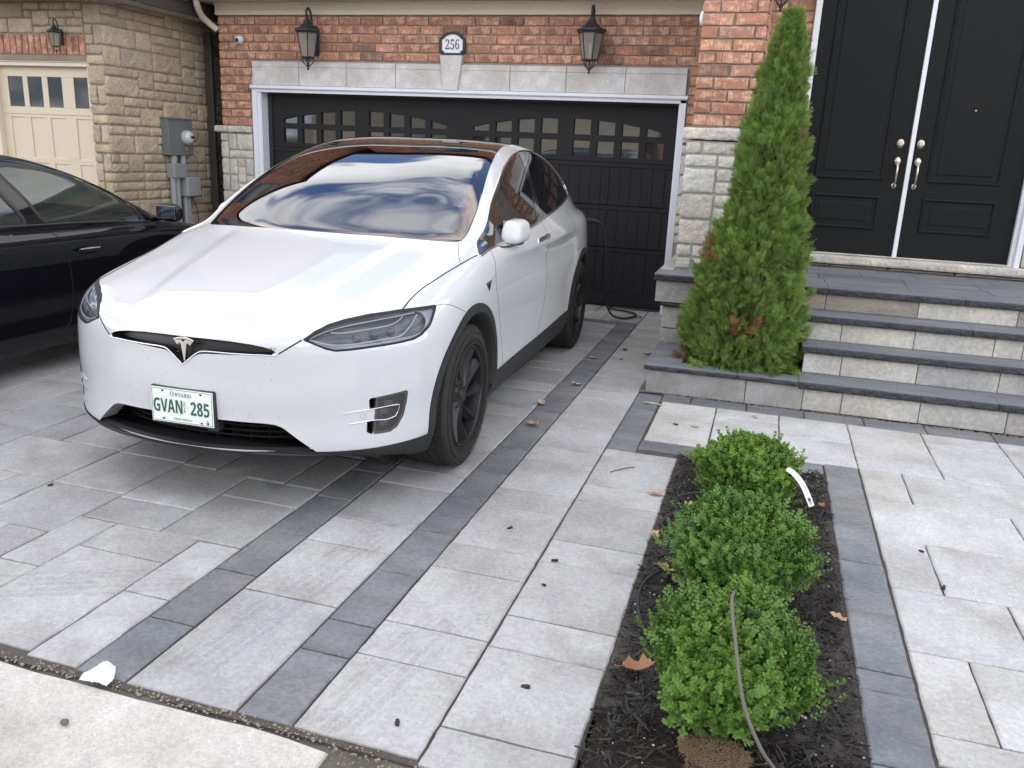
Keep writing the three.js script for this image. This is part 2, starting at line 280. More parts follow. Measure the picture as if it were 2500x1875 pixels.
for (let i = 0; i < 16; i++) course(-.662, -.192, 1.848 + i * .0897, 2.122, i % 2 ? .13 : .02);
for (let i = 0; i < 20; i++) course(-.19, .155, 1.848 + i * .0897, 1.012, i % 2 ? .13 : .02);
for (let i = 0; i < 16; i++) {                              // return of the pier, seen on its right edge
  for (let k = 0; k < 2; k++) { const L = .25; const o = part(wall, 'brick', brickCache.values().next().value, brickTones[i % 4]); o.scale.x = .22 / .05; o.geometry = pieceGeo(.24, .081, .02, { nx: 3, ny: 2, seed: i * 2 + k, wob: .004 }); o.scale.x = 1; o.position.set(-.198, 1.888 + i * .0897, 1.70 + k * .27 - (i % 2) * .04); o.rotation.y = Math.PI / 2; }
}
// stone: random ashlar packed on a module, faces split
function ashlarWall(parent, x0, x1, y0, y1, put, tones, seed, mx = .1, my = .095, sizes = [[4, 1], [3, 1], [2, 1], [3, 2], [4, 2], [2, 2], [1, 1], [1, 2], [5, 1]]) {
  const nx = Math.max(1, Math.round((x1 - x0) / mx)), ny = Math.max(1, Math.round((y1 - y0) / my)), occ = new Set(), r = rng(seed);
  mx = (x1 - x0) / nx; my = (y1 - y0) / ny;
  for (let j = 0; j < ny; j++) for (let i = 0; i < nx; i++) {
    if (occ.has(i + j * 1000)) continue;
    const fits = sizes.filter(([w, h]) => { for (let a = 0; a < w; a++) for (let b = 0; b < h; b++) if (i + a >= nx || j + b >= ny || occ.has(i + a + (j + b) * 1000)) return false; return true; });
    const [w, h] = fits.length ? fits[Math.floor(r() * fits.length)] : [1, 1];
    for (let a = 0; a < w; a++) for (let b = 0; b < h; b++) occ.add(i + a + (j + b) * 1000);
    const gx = .010, W = w * mx - gx, H = h * my - gx, g = pieceGeo(W, H, .045, { nx: Math.max(3, Math.round(W / .045)), ny: Math.max(2, Math.round(H / .04)), edge: .012, drop: .011, rough: .0065, wob: .008, seed: seed * 131 + i * 17 + j * 291, ox: r() * 9, oy: r() * 9 });
    const o = part(parent, 'stone', g, tones[Math.floor(r() * tones.length)]); put(o, x0 + (i + w / 2) * mx, y0 + (j + h / 2) * my);
  }
}
const face = (z, back = .035) => (o, x, y) => o.position.set(x, y, z - back);
const pierStone = part(house, 'stone_pier', bx(-6.285, -5.87, 0, 1.66, -.1, .172), stoneMortar), stripStone = part(house, 'stone_pier', bx(-.93, -.66, 0, 1.735, -.1, .158), stoneMortar), porchPier = part(house, 'stone_pier', bx(-.675, -.19, .735, 1.735, 1.55, 2.137), stoneMortar);
ashlarWall(pierStone, -6.30, -5.866, .42, 1.655, face(.18), stoneTones, 4);
ashlarWall(stripStone, -.935, -.68, .74, 1.73, face(.165), stoneTones, 9, .085);
ashlarWall(porchPier, -.695, -.185, .745, 1.735, face(2.145), stoneTones, 23, .128, .0995, [[1, 1], [2, 1], [2, 2], [1, 2], [2, 1], [2, 2]]);
const cap = (x0, x1, y0, y1, z0, z1, seed) => { const g = pieceGeo(x1 - x0, y1 - y0, z1 - z0, { nx: 12, ny: 3, edge: .01, drop: .012, rough: .006, wob: .006, seed }); g.translate((x0 + x1) / 2, (y0 + y1) / 2, z0); return g; };
part(house, 'stone_cap', cap(-6.365, -6.19, 1.66, 1.735, -.1, .215, 3), stoneTones[2]); part(house, 'stone_cap', cap(-6.185, -5.868, 1.66, 1.735, -.1, .215, 4), stoneTones[0]);
part(house, 'stone_cap', cap(-.725, -.165, 1.742, 1.835, 1.5, 2.17, 6), stoneTones[2]); part(house, 'stone_cap', cap(-.935, -.73, 1.742, 1.835, -.1, .19, 7), stoneTones[1]);
// precast lintel in blocks, a groove cut along each, and its keystone
const lintel = part(house, 'lintel', bx(-5.84, -.94, 2.2, 2.44, .10, .165), stoneMortar);
[-5.845, -5.241, -4.652, -4.058, -3.46, -2.76, -2.158, -1.549, -.938].forEach((x, i, a) => {
  if (!i) return; const p = a[i - 1] + .003, q = x - .003;
  part(lintel, 'lintel_block', [bx(p, q, 2.196, 2.386, .12, .178, .004), bx(p, q, 2.391, 2.447, .12, .178, .004), bx(p + .002, q - .002, 2.38, 2.396, .12, .172)], precast);
});
{ const s = new THREE.Shape([[-3.532, 2.532], [-3.488, 2.192], [-3.336, 2.192], [-3.286, 2.532]].map(p => new THREE.Vector2(...p))); const g = new THREE.ExtrudeGeometry(s, { depth: .09, bevelSize: .004, bevelThickness: .004, bevelSegments: 1 }); g.translate(0, 0, .115); part(house, 'keystone', boxUV(g), precast); }
// frieze board, soffit, and the roof above
part(house, 'frieze_board', [bx(-6.30, -.66, 2.935, 3.058, .13, .178, .003), bx(-6.30, -.66, 3.04, 3.062, .178, .20, .003)], cream);
const soffit = part(house, 'soffit', bx(-6.55, -.66, 3.066, 3.085, .1, .50), soffitM);
for (let x = -6.54; x < -.70; x += .1) part(soffit, 'soffit_board', bx(x, x + .096, 3.0625, 3.0665, .20, .46, .0012), soffitM);
part(house, 'fascia', [bx(-6.55, -.66, 3.05, 3.22, .46, .49, .004), bx(-6.55, -.66, 3.08, 3.22, .49, .60, .03)], cream);
const shingle = std([.13, .115, .105], .95, { map: scaled(cementTex, 3) });
part(house, 'roof', (() => { const s = new THREE.Shape([[-.56, 3.22], [2.6, 4.65], [2.6, 4.5], [-.45, 3.1]].map(p => new THREE.Vector2(...p))); const g = new THREE.ExtrudeGeometry(s, { depth: 5.9, bevelEnabled: false }); g.rotateY(Math.PI / 2); g.translate(-6.58, 0, 0); return boxUV(g); })(), shingle);
const upper = part(house, 'upper_wall', [bx(-6.28, 9.5, 4.2, 6.0, -3.2, -2.6), bx(-6.28, 9.5, 0, 4.2, -6, -2.6)], std([.72, .62, .59], .9, { map: scaled(brickTex, .9) }));
for (const [x0, x1] of [[-5.3, -3.9], [-2.4, -1.0], [.6, 2.0]]) { const w = part(upper, 'window', [bx(x0 - .07, x0, 4.3, 5.6, -2.61, -2.56), bx(x1, x1 + .07, 4.3, 5.6, -2.61, -2.56), bx(x0, x1, 5.53, 5.6, -2.61, -2.56), bx(x0, x1, 4.3, 4.37, -2.61, -2.56), bx((x0 + x1) / 2 - .03, (x0 + x1) / 2 + .03, 4.37, 5.53, -2.61, -2.565), bx(x0, x1, 4.37, 5.53, -2.61, -2.59)], glassDark); }
part(house, 'upper_roof', [bx(-6.7, 9.8, 6.0, 6.12, -3.4, -2.3), (() => { const s = new THREE.Shape([[2.3, 6.12], [7.5, 8.9], [7.5, 6.12]].map(p => new THREE.Vector2(...p))); const g = new THREE.ExtrudeGeometry(s, { depth: 16.5, bevelEnabled: false }); g.rotateY(Math.PI / 2); g.translate(-6.7, 0, 0); return boxUV(g); })()], shingle);
// white garage frame: casing on the wall, jamb running back to the door, drip cap
part(house, 'garage_frame', [
  bx(-5.858, -5.800, 0, 2.19, .13, .176, .004), bx(-5.800, -5.764, 0, 2.19, .12, .160, .004), bx(-5.768, -5.752, 0, 2.17, -.04, .150), bx(-.985, -.925, 0, 2.19, .13, .172, .004), bx(-.997, -.983, 0, 2.12, -.04, .150),
  bx(-5.870, -.912, 2.158, 2.192, .13, .200, .004), bx(-5.858, -.925, 2.118, 2.158, .13, .172, .004), bx(-5.80, -.985, 2.128, 2.142, -.04, .140), bx(-5.864, -.921, 2.150, 2.164, .13, .186, .003)], trimWhite);
// sectional garage door: window band with arched rows of panes, board panels below
const doorM = phys([.019, .019, .0205], .55, { specularIntensity: .35, bumpMap: scaled(cementBump, 2), bumpScale: .0004 });
const gdoor = part(house, 'garage_door', [bx(-5.752, -.997, .01, 2.13, -.12, -.030), bx(-5.75, -5.70, .01, 2.13, -.035, .02), bx(-5.75, -.998, 2.105, 2.13, -.035, .012)], black);
{
  const band = new THREE.Shape([[-5.745, 1.528], [-1.0, 1.528], [-1.0, 2.112], [-5.745, 2.112]].map(p => new THREE.Vector2(...p))), panes = [];
  const groups = [[-5.565, -4.636], [-4.466, -3.523], [-3.212, -2.259], [-2.090, -1.130]];
  groups.forEach(([a, b], gi) => {
    const w = .187, gap = (b - a - 4 * w) / 3;
    for (let k = 0; k < 4; k++) {
      const x0 = a + k * (w + gap), x1 = x0 + w, rise = gi % 2 ? 3 - k : k;
      const yr = [1.835, 1.887, 1.926, 1.950], yl = [1.878, 1.916, 1.940, 1.956];
      const t0 = gi % 2 ? yl[rise] : yr[rise], t1 = gi % 2 ? yr[rise] : yl[rise];
      panes.push([[x0, 1.572], [x1, 1.572], [x1, 1.735], [x0, 1.735]], [[x0, 1.792], [x1, 1.792], [x1, t1], [x0, t0]]);
    }
  });
  panes.forEach(p => band.holes.push(new THREE.Path([...p].reverse().map(q => new THREE.Vector2(...q)))));
  const g = new THREE.ExtrudeGeometry(band, { depth: .030, bevelEnabled: true, bevelSize: .003, bevelThickness: .003, bevelSegments: 1 }); g.translate(0, 0, -.030); part(gdoor, 'window_section', boxUV(g), doorM);
  panes.forEach((p, i) => { const s = new THREE.Shape(p.map(q => new THREE.Vector2(...q))), e = new THREE.ExtrudeGeometry(s, { depth: .004, bevelEnabled: false }); e.translate(0, 0, -.029); const o = part(gdoor, 'pane', e, glassDark); const cx = (p[0][0] + p[1][0]) / 2; o.geometry.translate(-cx, -1.75, .027); o.position.set(cx, 1.75, -.027); o.rotation.set((hash(i, 3, 9) - .5) * .02, (hash(i, 5, 9) - .5) * .03, 0); });
  [[1.085, 1.522], [.643, 1.079], [.025, .637]].forEach(([y0, y1], s) => {
    const rail = y1 - .047, base = s === 2 ? y0 + .14 : y0 + .005;
    part(gdoor, 'door_section', [bx(-5.745, -1.0, y0, y1, -.030, -.008, .003), bx(-5.745, -1.0, rail + .004, y1, -.008, .003, .003), ...(s === 2 ? [bx(-5.745, -1.0, y0, base - .004, -.008, .003, .003)] : [])], doorM);
    for (let k = 0; k < 8; k++) {
      const x0 = -5.63 + k * .5655 + (k % 2 ? 0 : .02);
      for (let b = 0; b < 4; b++) part(gdoor, 'board', bx(x0 + b * .1145, x0 + b * .1145 + .1115, base, rail, -.008, -.0015, .002), doorM);
      part(gdoor, 'door_stile', bx(x0 + .4615, x0 + .5655 + (k % 2 ? .02 : -.02) - .004, base, rail, -.008, .003, .003), doorM);
    }
  });
}
// front door pair on its sill, white frame and astragal
const fd = part(house, 'front_door', [bx(.205, 1.052, .845, 3.30, .93, .985), bx(1.085, 1.955, .845, 3.30, .93, .985)], phys([.014, .0155, .016], .42, { bumpMap: scaled(slateTex, 1.2, 3), bumpScale: .0006, specularIntensity: .2 }));
function moulding(x0, x1, y0, y1, prof) {                  // picture-frame run of a profile [inset, depth] round a rectangle
  const P = [], I = [], n = prof.length;
  [[x0, y0, 1, 1], [x1, y0, -1, 1], [x1, y1, -1, -1], [x0, y1, 1, -1]].forEach(([x, y, sx, sy]) => prof.forEach(([i, z]) => P.push(x + sx * i, y + sy * i, z)));
  for (let c = 0; c < 4; c++) for (let k = 0; k < n - 1; k++) { const a = c * n + k, b = ((c + 1) % 4) * n + k; I.push(a, b, b + 1, a, b + 1, a + 1); }
  const s = P.length / 3; for (let c = 0; c < 4; c++) { const q = (c * n + n - 1) * 3; P.push(P[q], P[q + 1], P[q + 2]); } I.push(s, s + 1, s + 2, s, s + 2, s + 3);
  const g = geoOf(P, I).toNonIndexed(); g.computeVertexNormals(); return boxUV(g);
}
const prof = [[0, .985], [.004, .999], [.014, 1.002], [.024, .992], [.034, .975], [.040, .972], [.075, .990], [.08, .990]];
for (const [a, b] of [[.325, .885], [1.225, 1.79]]) for (const [c, d] of [[1.49, 3.16], [1.072, 1.362]]) part(fd, 'door_panel', moulding(a, b, c, d, prof), fd.material);
const frameM = std([.74, .765, .79], .35);
part(house, 'door_frame', [bx(.155, .205, .84, 3.38, .92, 1.06, .006), bx(1.955, 1.985, .80, 3.38, .92, 1.03, .004), bx(1.985, 2.03, .80, 3.38, .92, 1.075, .006), bx(.155, 2.03, 3.31, 3.4, .92, 1.06, .006)], frameM);
part(fd, 'astragal', bx(1.052, 1.088, .842, 3.30, .94, 1.008, .006), frameM);
const nickel = std([.62, .57, .47], .28, { metalness: 1 });
for (const x of [.978, 1.137]) {
  const lathe = (pts, sy) => { const g = new THREE.LatheGeometry(pts.map(p => new THREE.Vector2(...p)), 20); g.rotateX(Math.PI / 2); g.scale(1, sy, 1); return g; };
  const rose = lathe([[0, .020], [.012, .020], [.016, .012], [.026, .010], [.029, .004], [.030, 0]], 1.3); rose.translate(x, 1.80, .985); part(fd, 'deadbolt', [rose, cyl(.017, .017, .012, 0, 0, 0, 18).rotateX(Math.PI / 2).translate(x, 1.80, 1.008)], nickel);
  const up = lathe([[0, .018], [.014, .017], [.024, .010], [.028, 0]], 1.35); up.translate(x, 1.655, .985);
  const dn = lathe([[0, .012], [.010, .011], [.018, .006], [.021, 0]], 1.2); dn.translate(x, 1.452, .985);
  part(fd, 'door_handle', [up, dn, tube([[x, 1.645, .995], [x, 1.632, 1.03], [x, 1.60, 1.048], [x, 1.54, 1.05], [x, 1.49, 1.038], [x, 1.463, 1.012], [x, 1.452, .995]], .0085, 24, 10), new THREE.TorusGeometry(.011, .004, 8, 14).translate(x, 1.632, 1.02)], nickel);
}
part(fd, 'peephole', cyl(.006, .006, .01, 0, 0, 0, 12).rotateX(Math.PI / 2).translate(1.505, 2.08, .992), nickel);
part(house, 'door_sill', [cap(.06, 2.12, .765, .842, .9, 1.14, 31), bx(.16, 2.03, .842, .852, .92, 1.02, .003)], stoneTones[3]);
part(house, 'base_stone', [[.04, .55], [.555, 1.02], [1.025, 1.55], [1.555, 2.14]].map(([a, b], i) => cap(a, b, .735, .764, .9, 1.105, 40 + i)), std([.34, .31, .26], .9, { map: stoneTex }));
part(house, 'stone_jamb', [cap(2.035, 2.30, .845, 1.05, .9, 1.09, 51), cap(2.035, 2.4, 1.06, 1.2, .9, 1.09, 52), cap(2.035, 2.3, 1.21, 1.5, .9, 1.09, 53)], stoneTones[1]);
// ---------------------------------------------------------------- steps, porch, planter
const treadM = std([.245, .25, .262], .6, { map: scaled(slateTex, 1.2, 2.4), bumpMap: scaled(cementBump, 1.5), bumpScale: .0012 });
const nosingM = std([.062, .067, .075], .55, { map: scaled(slateTex, 3), bumpMap: scaled(stoneBump, 7), bumpScale: .012 });
const porchM = [[.245, .25, .265], [.215, .22, .235], [.265, .27, .278]].map(c => std(c, .6, { map: scaled(slateTex, .9, 1.8), bumpMap: cementBump, bumpScale: .001 }));
const riserTones = [[.61, .60, .565], [.55, .545, .525], [.63, .615, .57], [.48, .475, .465], [.65, .645, .62]].map(c => std(c, .85, { map: scaled(stoneTex, .8), bumpMap: scaled(cementBump, 1), bumpScale: .0012 }));
const tanRiser = std([.43, .37, .30], .82, { map: scaled(slateTex, .6, 1.2), bumpMap: cementBump, bumpScale: .0012 });
const steps = thing('porch_steps', 'grey block front steps with dark slate treads under the black double doors', 'steps');
// rock-faced slab: smooth top, split dark front; returned as [top, front]
function nosing(x0, x1, ytop, z0, z1, t, seed) {
  const top = bx(x0, x1, ytop - t + .004, ytop, z0, z1 - .012, .002), g = pieceGeo(x1 - x0, t - .004, .016, { nx: Math.round((x1 - x0) / .035), ny: 3, edge: .004, drop: .009, rough: .006, wob: .004, seed });
  g.translate((x0 + x1) / 2, ytop - t / 2 - .002, z1 - .014); return [top, g];
}
const stepR = rng(12);
function flight(y0, y1, zr, zt, xs, zback, tones, cuts) {
  const t = .052; xs.forEach((x, i, a) => { if (!i) return; part(steps, 'riser_block', bx(a[i - 1] + .002, x - .002, y0, y1 - t - .001, zr - .1, zr + (stepR() - .5) * .004, .004), tones[Math.floor(stepR() * tones.length)]); });
  cuts.forEach((x, i, a) => { if (!i) return; const [top, front] = nosing(a[i - 1] + .0012, x - .0012, y1, zback, zt, t, i * 7 + Math.round(zr * 100)); const o = part(steps, 'tread', top, treadM); part(o, 'split_edge', front, nosingM); });
}
part(steps, 'core', [bx(.36, 2.7, 0, .145, 2.5, 3.20), bx(.36, 2.7, .14, .33, 2.5, 2.95), bx(-.70, 2.7, 0, .66, 1.05, 2.30), bx(.36, 2.7, .33, .51, 2.4, 2.71), bx(-.77, 2.7, .52, .70, 1.0, 2.38)], black);
flight(0, .20, 3.222, 3.258, [.352, .600, 1.078, 1.586, 2.09, 2.6], 2.90, riserTones, [.315, 1.52, 2.65]);
flight(.20, .392, 2.962, 2.998, [.338, .588, 1.070, 1.566, 2.06, 2.6], 2.66, riserTones, [.318, 1.80, 2.65]);
flight(.392, .572, 2.735, 2.770, [.10, .578, 1.056, 1.553, 1.728, 2.2, 2.7], 2.44, riserTones, [.05, 1.40, 2.65]);
flight(.572, .738, 2.480, 2.512, [.05, .463, 1.09, 1.726, 2.3, 2.7], 2.20, [riserTones[0], riserTones[2], tanRiser, tanRiser], [-.10, .47, 1.38, 2.65]);
{ const [a, b] = nosing(-.800, -.102, .738, 2.20, 2.512, .052, 77); const o = part(steps, 'tread', a, treadM); part(o, 'split_edge', b, nosingM); part(steps, 'riser_block', bx(-.782, .05, .520, .685, 2.38, 2.478, .004), riserTones[3]);
  part(steps, 'base_stone', bx(-.722, .05, .31, .482, 2.2, 2.43, .01), riserTones[0]); part(steps, 'base_stone', bx(-.728, .05, 0, .306, 2.1, 2.42, .01), riserTones[1]);
  part(steps, 'drain_pipe', [tube([[-.77, .502, 1.2], [-.765, .502, 2.40], [-.735, .502, 2.455], [-.6, .502, 2.462], [.05, .502, 2.462]], .017, 40, 10)], black);
  part(steps, 'side_stone', [bx(-.782, -.69, .520, .685, 1.0, 2.38, .004), bx(-.722, -.6, 0, .482, .2, 2.2, .01), bx(-.80, -.69, .686, .738, .2, 2.2, .004)], riserTones[3]); }
// porch floor of long dark pavers
[[1.10, 1.30, [-.1, .46, .93, 1.5, 2.1, 2.65]], [1.30, 1.60, [-.15, .35, .775, 1.21, 1.75, 2.3, 2.65]], [1.60, 1.92, [-.1, .43, 1.07, 1.6, 2.1, 2.65]], [1.92, 2.20, [-.69, .2, .46, 1.05, 1.62, 2.2, 2.65]]].forEach(([a, b, xs]) => xs.forEach((x, i, s) => i && part(steps, 'porch_paver', bx(s[i - 1] + .002, x - .002, .70, .737 + (stepR() - .5) * .001, a + .002, b - .002, .003), porchM[Math.floor(stepR() * 3)])));
part(steps, 'porch_paver', bx(-.79, -.69, .70, .7375, .2, 2.2, .003), porchM[0]);
const planter = thing('planter_box', 'low grey block planter with dark slate coping beside the steps', 'planter');
part(planter, 'wall_block', bx(-.700, -.024, 0, .163, 3.0, 3.242, .004), std([.47, .465, .455], .9, { map: scaled(cementTex, 2.5), bumpMap: scaled(cementBump, 4), bumpScale: .004 }));
part(planter, 'wall_block', bx(-.020, .350, 0, .163, 3.0, 3.241, .004), std([.50, .495, .48], .88, { map: scaled(cementTex, 2), bumpMap: scaled(cementBump, 3), bumpScale: .002 }));
part(planter, 'wall_block', bx(-.698, -.52, 0, .163, 2.44, 3.0, .004), riserTones[1]);
for (const [x0, x1, z0, z1] of [[-.722, -.089, 3.09, 3.268], [-.085, .313, 3.10, 3.266]]) { const [a, b] = nosing(x0, x1, .200, z0, z1, .036, Math.round(x1 * 100) + 90); const o = part(planter, 'coping', a, treadM); part(o, 'split_edge', b, nosingM); }
part(planter, 'coping', bx(-.720, -.478, .164, .2005, 2.44, 3.087, .003), treadM);
part(planter, 'soil', (() => { const g = new THREE.PlaneGeometry(.86, .72, 18, 14); g.rotateX(-Math.PI / 2); const p = g.attributes.position; for (let i = 0; i < p.count; i++) p.setY(i, (fbm(p.getX(i) + .5, p.getZ(i) + .5, 9, 9, 3, 8) - .5) * .06); g.translate(-.08, .10, 2.76); g.computeVertexNormals(); return g; })(), M.soil);
solo('gravel_edge', 'narrow strip of loose gravel along the foot of the planter', 'gravel', (() => { const r = rng(4), l = []; for (let i = 0; i < 900; i++) { const s = .002 + r() * .004, g = new THREE.IcosahedronGeometry(s, 0); const k = r(); if (k < .45) g.translate(mix(-.735, -.702, r()), .0, mix(2.5, 3.26, r())); else g.translate(mix(-.735, 1.9, r()), 0, 3.245 + r() * .014); l.push(g); } return l; })(), std([.22, .20, .175], .95)).userData.kind = 'stuff';

// ---------------------------------------------------------------- house number, camera, lanterns
const plaque = thing('house_number_plaque', 'white house number 256 plaque with black rim above the keystone', 'house number', [-3.409, 2.654, .16]);
const font = await new FontLoader().loadAsync('fonts/droid/droid_serif_regular.typeface.json'), fontB = await new FontLoader().loadAsync('fonts/droid/droid_sans_bold.typeface.json'), fontS = await new FontLoader().loadAsync('fonts/droid/droid_sans_regular.typeface.json');
function lettering(text, f, size, depth, sx = 1) { const g = new TextGeometry(text, { font: f, size, depth, curveSegments: 5, bevelEnabled: false }); g.computeBoundingBox(); const b = g.boundingBox; g.translate(-(b.min.x + b.max.x) / 2, -(b.min.y + b.max.y) / 2, 0); g.scale(sx, 1, 1); return g; }
{
  const shape = (w, h, k) => { const s = new THREE.Shape(); s.moveTo(-w + k, -h); s.lineTo(w - k, -h); s.quadraticCurveTo(w - k, -h + k, w, -h + k); s.lineTo(w, h * .45); s.quadraticCurveTo(w - k, h * .5, w - k * 1.05, h * .62); s.quadraticCurveTo(w * .45, h * .98, 0, h); s.quadraticCurveTo(-w * .45, h * .98, -w + k * 1.05, h * .62); s.quadraticCurveTo(-w + k, h * .5, -w, h * .45); s.lineTo(-w, -h + k); s.quadraticCurveTo(-w + k, -h + k, -w + k, -h); return s; };
  const ex = (s, d, b) => new THREE.ExtrudeGeometry(s, { depth: d, bevelSize: b, bevelThickness: b, bevelSegments: 3, curveSegments: 10 });
  const outer = shape(.143, .114, .03), inner = shape(.122, .096, .027); outer.holes.push(new THREE.Path(inner.getPoints(10).reverse()));
  part(plaque, 'rim', ex(outer, .022, .004), black); const pl = ex(inner, .012, .001); part(plaque, 'plate', pl, std([.80, .80, .80], .35)); const n = lettering('256', font, .098, .004, .72); n.translate(0, -.008, .014); part(plaque, 'numerals', n, black);
}
const cctv = thing('security_camera', 'small white dome security camera on the brick left of the garage', 'camera', [-6.0, 2.672, .155]);
part(cctv, 'base', new THREE.CylinderGeometry(.044, .047, .022, 24).rotateX(Math.PI / 2).translate(0, 0, .010), M.white);
part(cctv, 'ball', new THREE.SphereGeometry(.041, 24, 16).translate(0, -.004, .034), M.white);
part(cctv, 'lens', [new THREE.CylinderGeometry(.018, .020, .012, 20).rotateX(Math.PI / 2).rotateY(.2).translate(.008, -.008, .072), new THREE.TorusGeometry(.019, .003, 8, 20).rotateY(.2).translate(.010, -.008, .079)], black);
const conduit = solo('camera_bump', 'small white rounded cable cover at the edge of the brick pier', 'cable cover', new THREE.SphereGeometry(.045, 16, 12).scale(.5, 1.2, .7).translate(-.672, 2.63, 2.0), M.white);
const iron = std([.022, .024, .028], .48, { bumpMap: scaled(cementBump, 4), bumpScale: .0008 }), lampGlass = phys([.66, .63, .56], .18, { transmission: .75, thickness: 0, ior: 1.5 });
function lantern(label, pos, group, k = 1, turn = 0) {
  const o = thing('wall_lantern', label, 'wall lantern', pos, turn, group);
  const hex = (pts, n = 6) => { const g = new THREE.LatheGeometry(pts.map(p => new THREE.Vector2(...p)), n); g.rotateY(Math.PI / n); const f = g.toNonIndexed(); f.computeVertexNormals(); return f; };
  const c = .17;                                          // how far the cage stands off the wall
  part(o, 'back_plate', [bx(-.052, .052, -.10, .17, 0, .018, .006), bx(-.038, .038, -.085, .20, .014, .034, .006), new THREE.SphereGeometry(.028, 12, 8).scale(1, 1, .6).translate(0, .12, .034)], iron);
  part(o, 'arm', [tube([[0, .05, .03], [0, .12, .06], [0, .24, .075], [0, .33, .10], [0, .36, .14], [0, .345, c + .005], [0, .30, c + .012], [0, .25, c]], .012, 40, 10), new THREE.SphereGeometry(.02, 12, 8).translate(0, .25, c), tube([[0, -.06, .03], [0, -.03, .07], [0, 0, .09]], .007, 12, 8)], iron);
  const roof = hex([[.010, .262], [.028, .248], [.034, .232], [.052, .20], [.098, .160], [.128, .150], [.150, .140], [.150, .126], [.138, .116], [.128, .104], [.100, .10]]); roof.translate(0, 0, c); part(o, 'roof', roof, iron);
  const P = []; for (let i = 0; i < 6; i++) { const a = Math.PI / 6 + i * Math.PI / 3; P.push([Math.sin(a), Math.cos(a)]); }
  const R0 = .120, R1 = .076, y0 = .104, y1 = -.135; const bars = [];
  P.forEach(([s, q], i) => { const [s2, q2] = P[(i + 1) % 6]; const bar = (a, b, r) => { const A = V3(...a), B = V3(...b), g = new THREE.CylinderGeometry(r, r, A.distanceTo(B), 6); g.applyQuaternion(new THREE.Quaternion().setFromUnitVectors(V3(0, 1, 0), B.clone().sub(A).normalize())); g.translate(...A.clone().lerp(B, .5).toArray()); bars.push(g); };
    bar([s * R0, y0, c + q * R0], [s * R1, y1, c + q * R1], .0068);
    const gl = geoOf([s * R0, y0, c + q * R0, s2 * R0, y0, c + q2 * R0, s2 * R1, y1, c + q2 * R1, s * R1, y1, c + q * R1], [0, 1, 2, 0, 2, 3], [0, 1, 1, 1, 1, 0, 0, 0]); part(o, 'glass_pane', gl, lampGlass); });
  const foot = hex([[.060, -.128], [.080, -.132], [.082, -.142], [.070, -.152], [.030, -.158], [.0, -.158]]); foot.translate(0, 0, c); bars.push(foot);
  for (let i = 0; i < 4; i++) { const a = i * Math.PI / 2 + .78; bars.push(tube([[Math.sin(a) * .062, -.15, c + Math.cos(a) * .062], [Math.sin(a) * .056, -.19, c + Math.cos(a) * .056], [Math.sin(a) * .026, -.215, c + Math.cos(a) * .026], [Math.sin(a) * .012, -.235, c + Math.cos(a) * .012]], .0052, 12, 6)); }
  const fin = new THREE.LatheGeometry([[.0, -.272], [.008, -.268], [.014, -.256], [.008, -.246], [.014, -.238], [.018, -.222], [.006, -.20], [.006, -.155]].map(p => new THREE.Vector2(...p)), 12); fin.translate(0, 0, c); bars.push(fin);
  part(o, 'cage', bars, iron);
  part(o, 'candle', [cyl(.014, .014, .10, 0, -.09, c, 12), new THREE.SphereGeometry(.02, 12, 10).scale(1, 1.7, 1).translate(0, -.01, c)], std([.75, .73, .66], .4));
  o.scale.setScalar(k); return o;
}
lantern('black carriage lantern on the brick left of the house number', [-5.035, 2.62, .155], 'black wall lanterns');
lantern('black carriage lantern on the brick right of the house number', [-1.895, 2.635, .155], 'black wall lanterns');
lantern('black lantern cut by the top edge, beside the front doors', [-.125, 3.07, 1.015], 'black wall lanterns');

// ---------------------------------------------------------------- the neighbour's house
const tanTones = [[.58, .48, .35], [.54, .45, .325], [.61, .51, .38], [.51, .435, .33]].map(c => std(c, .9, { map: scaled(stoneTex, 1.2), bumpMap: scaled(stoneBump, 1.8), bumpScale: .012 }));
const tanMortar = std([.42, .34, .25], .95, { map: cementTex }), beige = std([.64, .555, .415], .5), beigeLight = std([.68, .60, .465], .5);
const next = thing('stone_house', 'tan stone house next door with a beige garage door', 'house');
const nWall = part(next, 'stone_wall', [bx(-9, -6.765, 2.30, 3.0, 1.0, 1.442), bx(-6.95, -6.755, 0, 3.0, -7, 1.4415), ], tanMortar);
part(next, 'upper_wall', bx(-9.6, -6.785, 3.0, 5.9, -7, .6), std([.72, .64, .60], .9, { map: scaled(brickTex, .9) }));
ashlarWall(nWall, -6.965, -6.75, .3, 3.05, face(1.452), tanTones, 61, .1075, .098, [[1, 1], [2, 1], [2, 2], [1, 2], [2, 1]]);
ashlarWall(nWall, -.75, 1.452, .3, 3.05, (o, x, y) => { o.position.set(-6.785, y, x); o.rotation.y = Math.PI / 2; }, tanTones, 67, .122, .1, [[2, 1], [3, 1], [3, 2], [2, 2], [3, 1], [2, 1], [1, 1], [4, 2], [4, 1]]);
for (let x = -8.6; x < -7.0; x += .082) { const o = part(nWall, 'brick', pieceGeo(.072, .195, .03, { nx: 2, ny: 3, seed: Math.round(x * 100), wob: .004, ox: x * 3, oy: x }), brickTones[Math.abs(Math.round(x * 77)) % 5]); o.position.set(x + .041, 2.455, 1.428); }
ashlarWall(nWall, -8.6, -6.966, 2.56, 3.02, face(1.452), tanTones, 71, .11, .0765, [[2, 1], [3, 2], [4, 2], [3, 1], [2, 2], [3, 1]]);
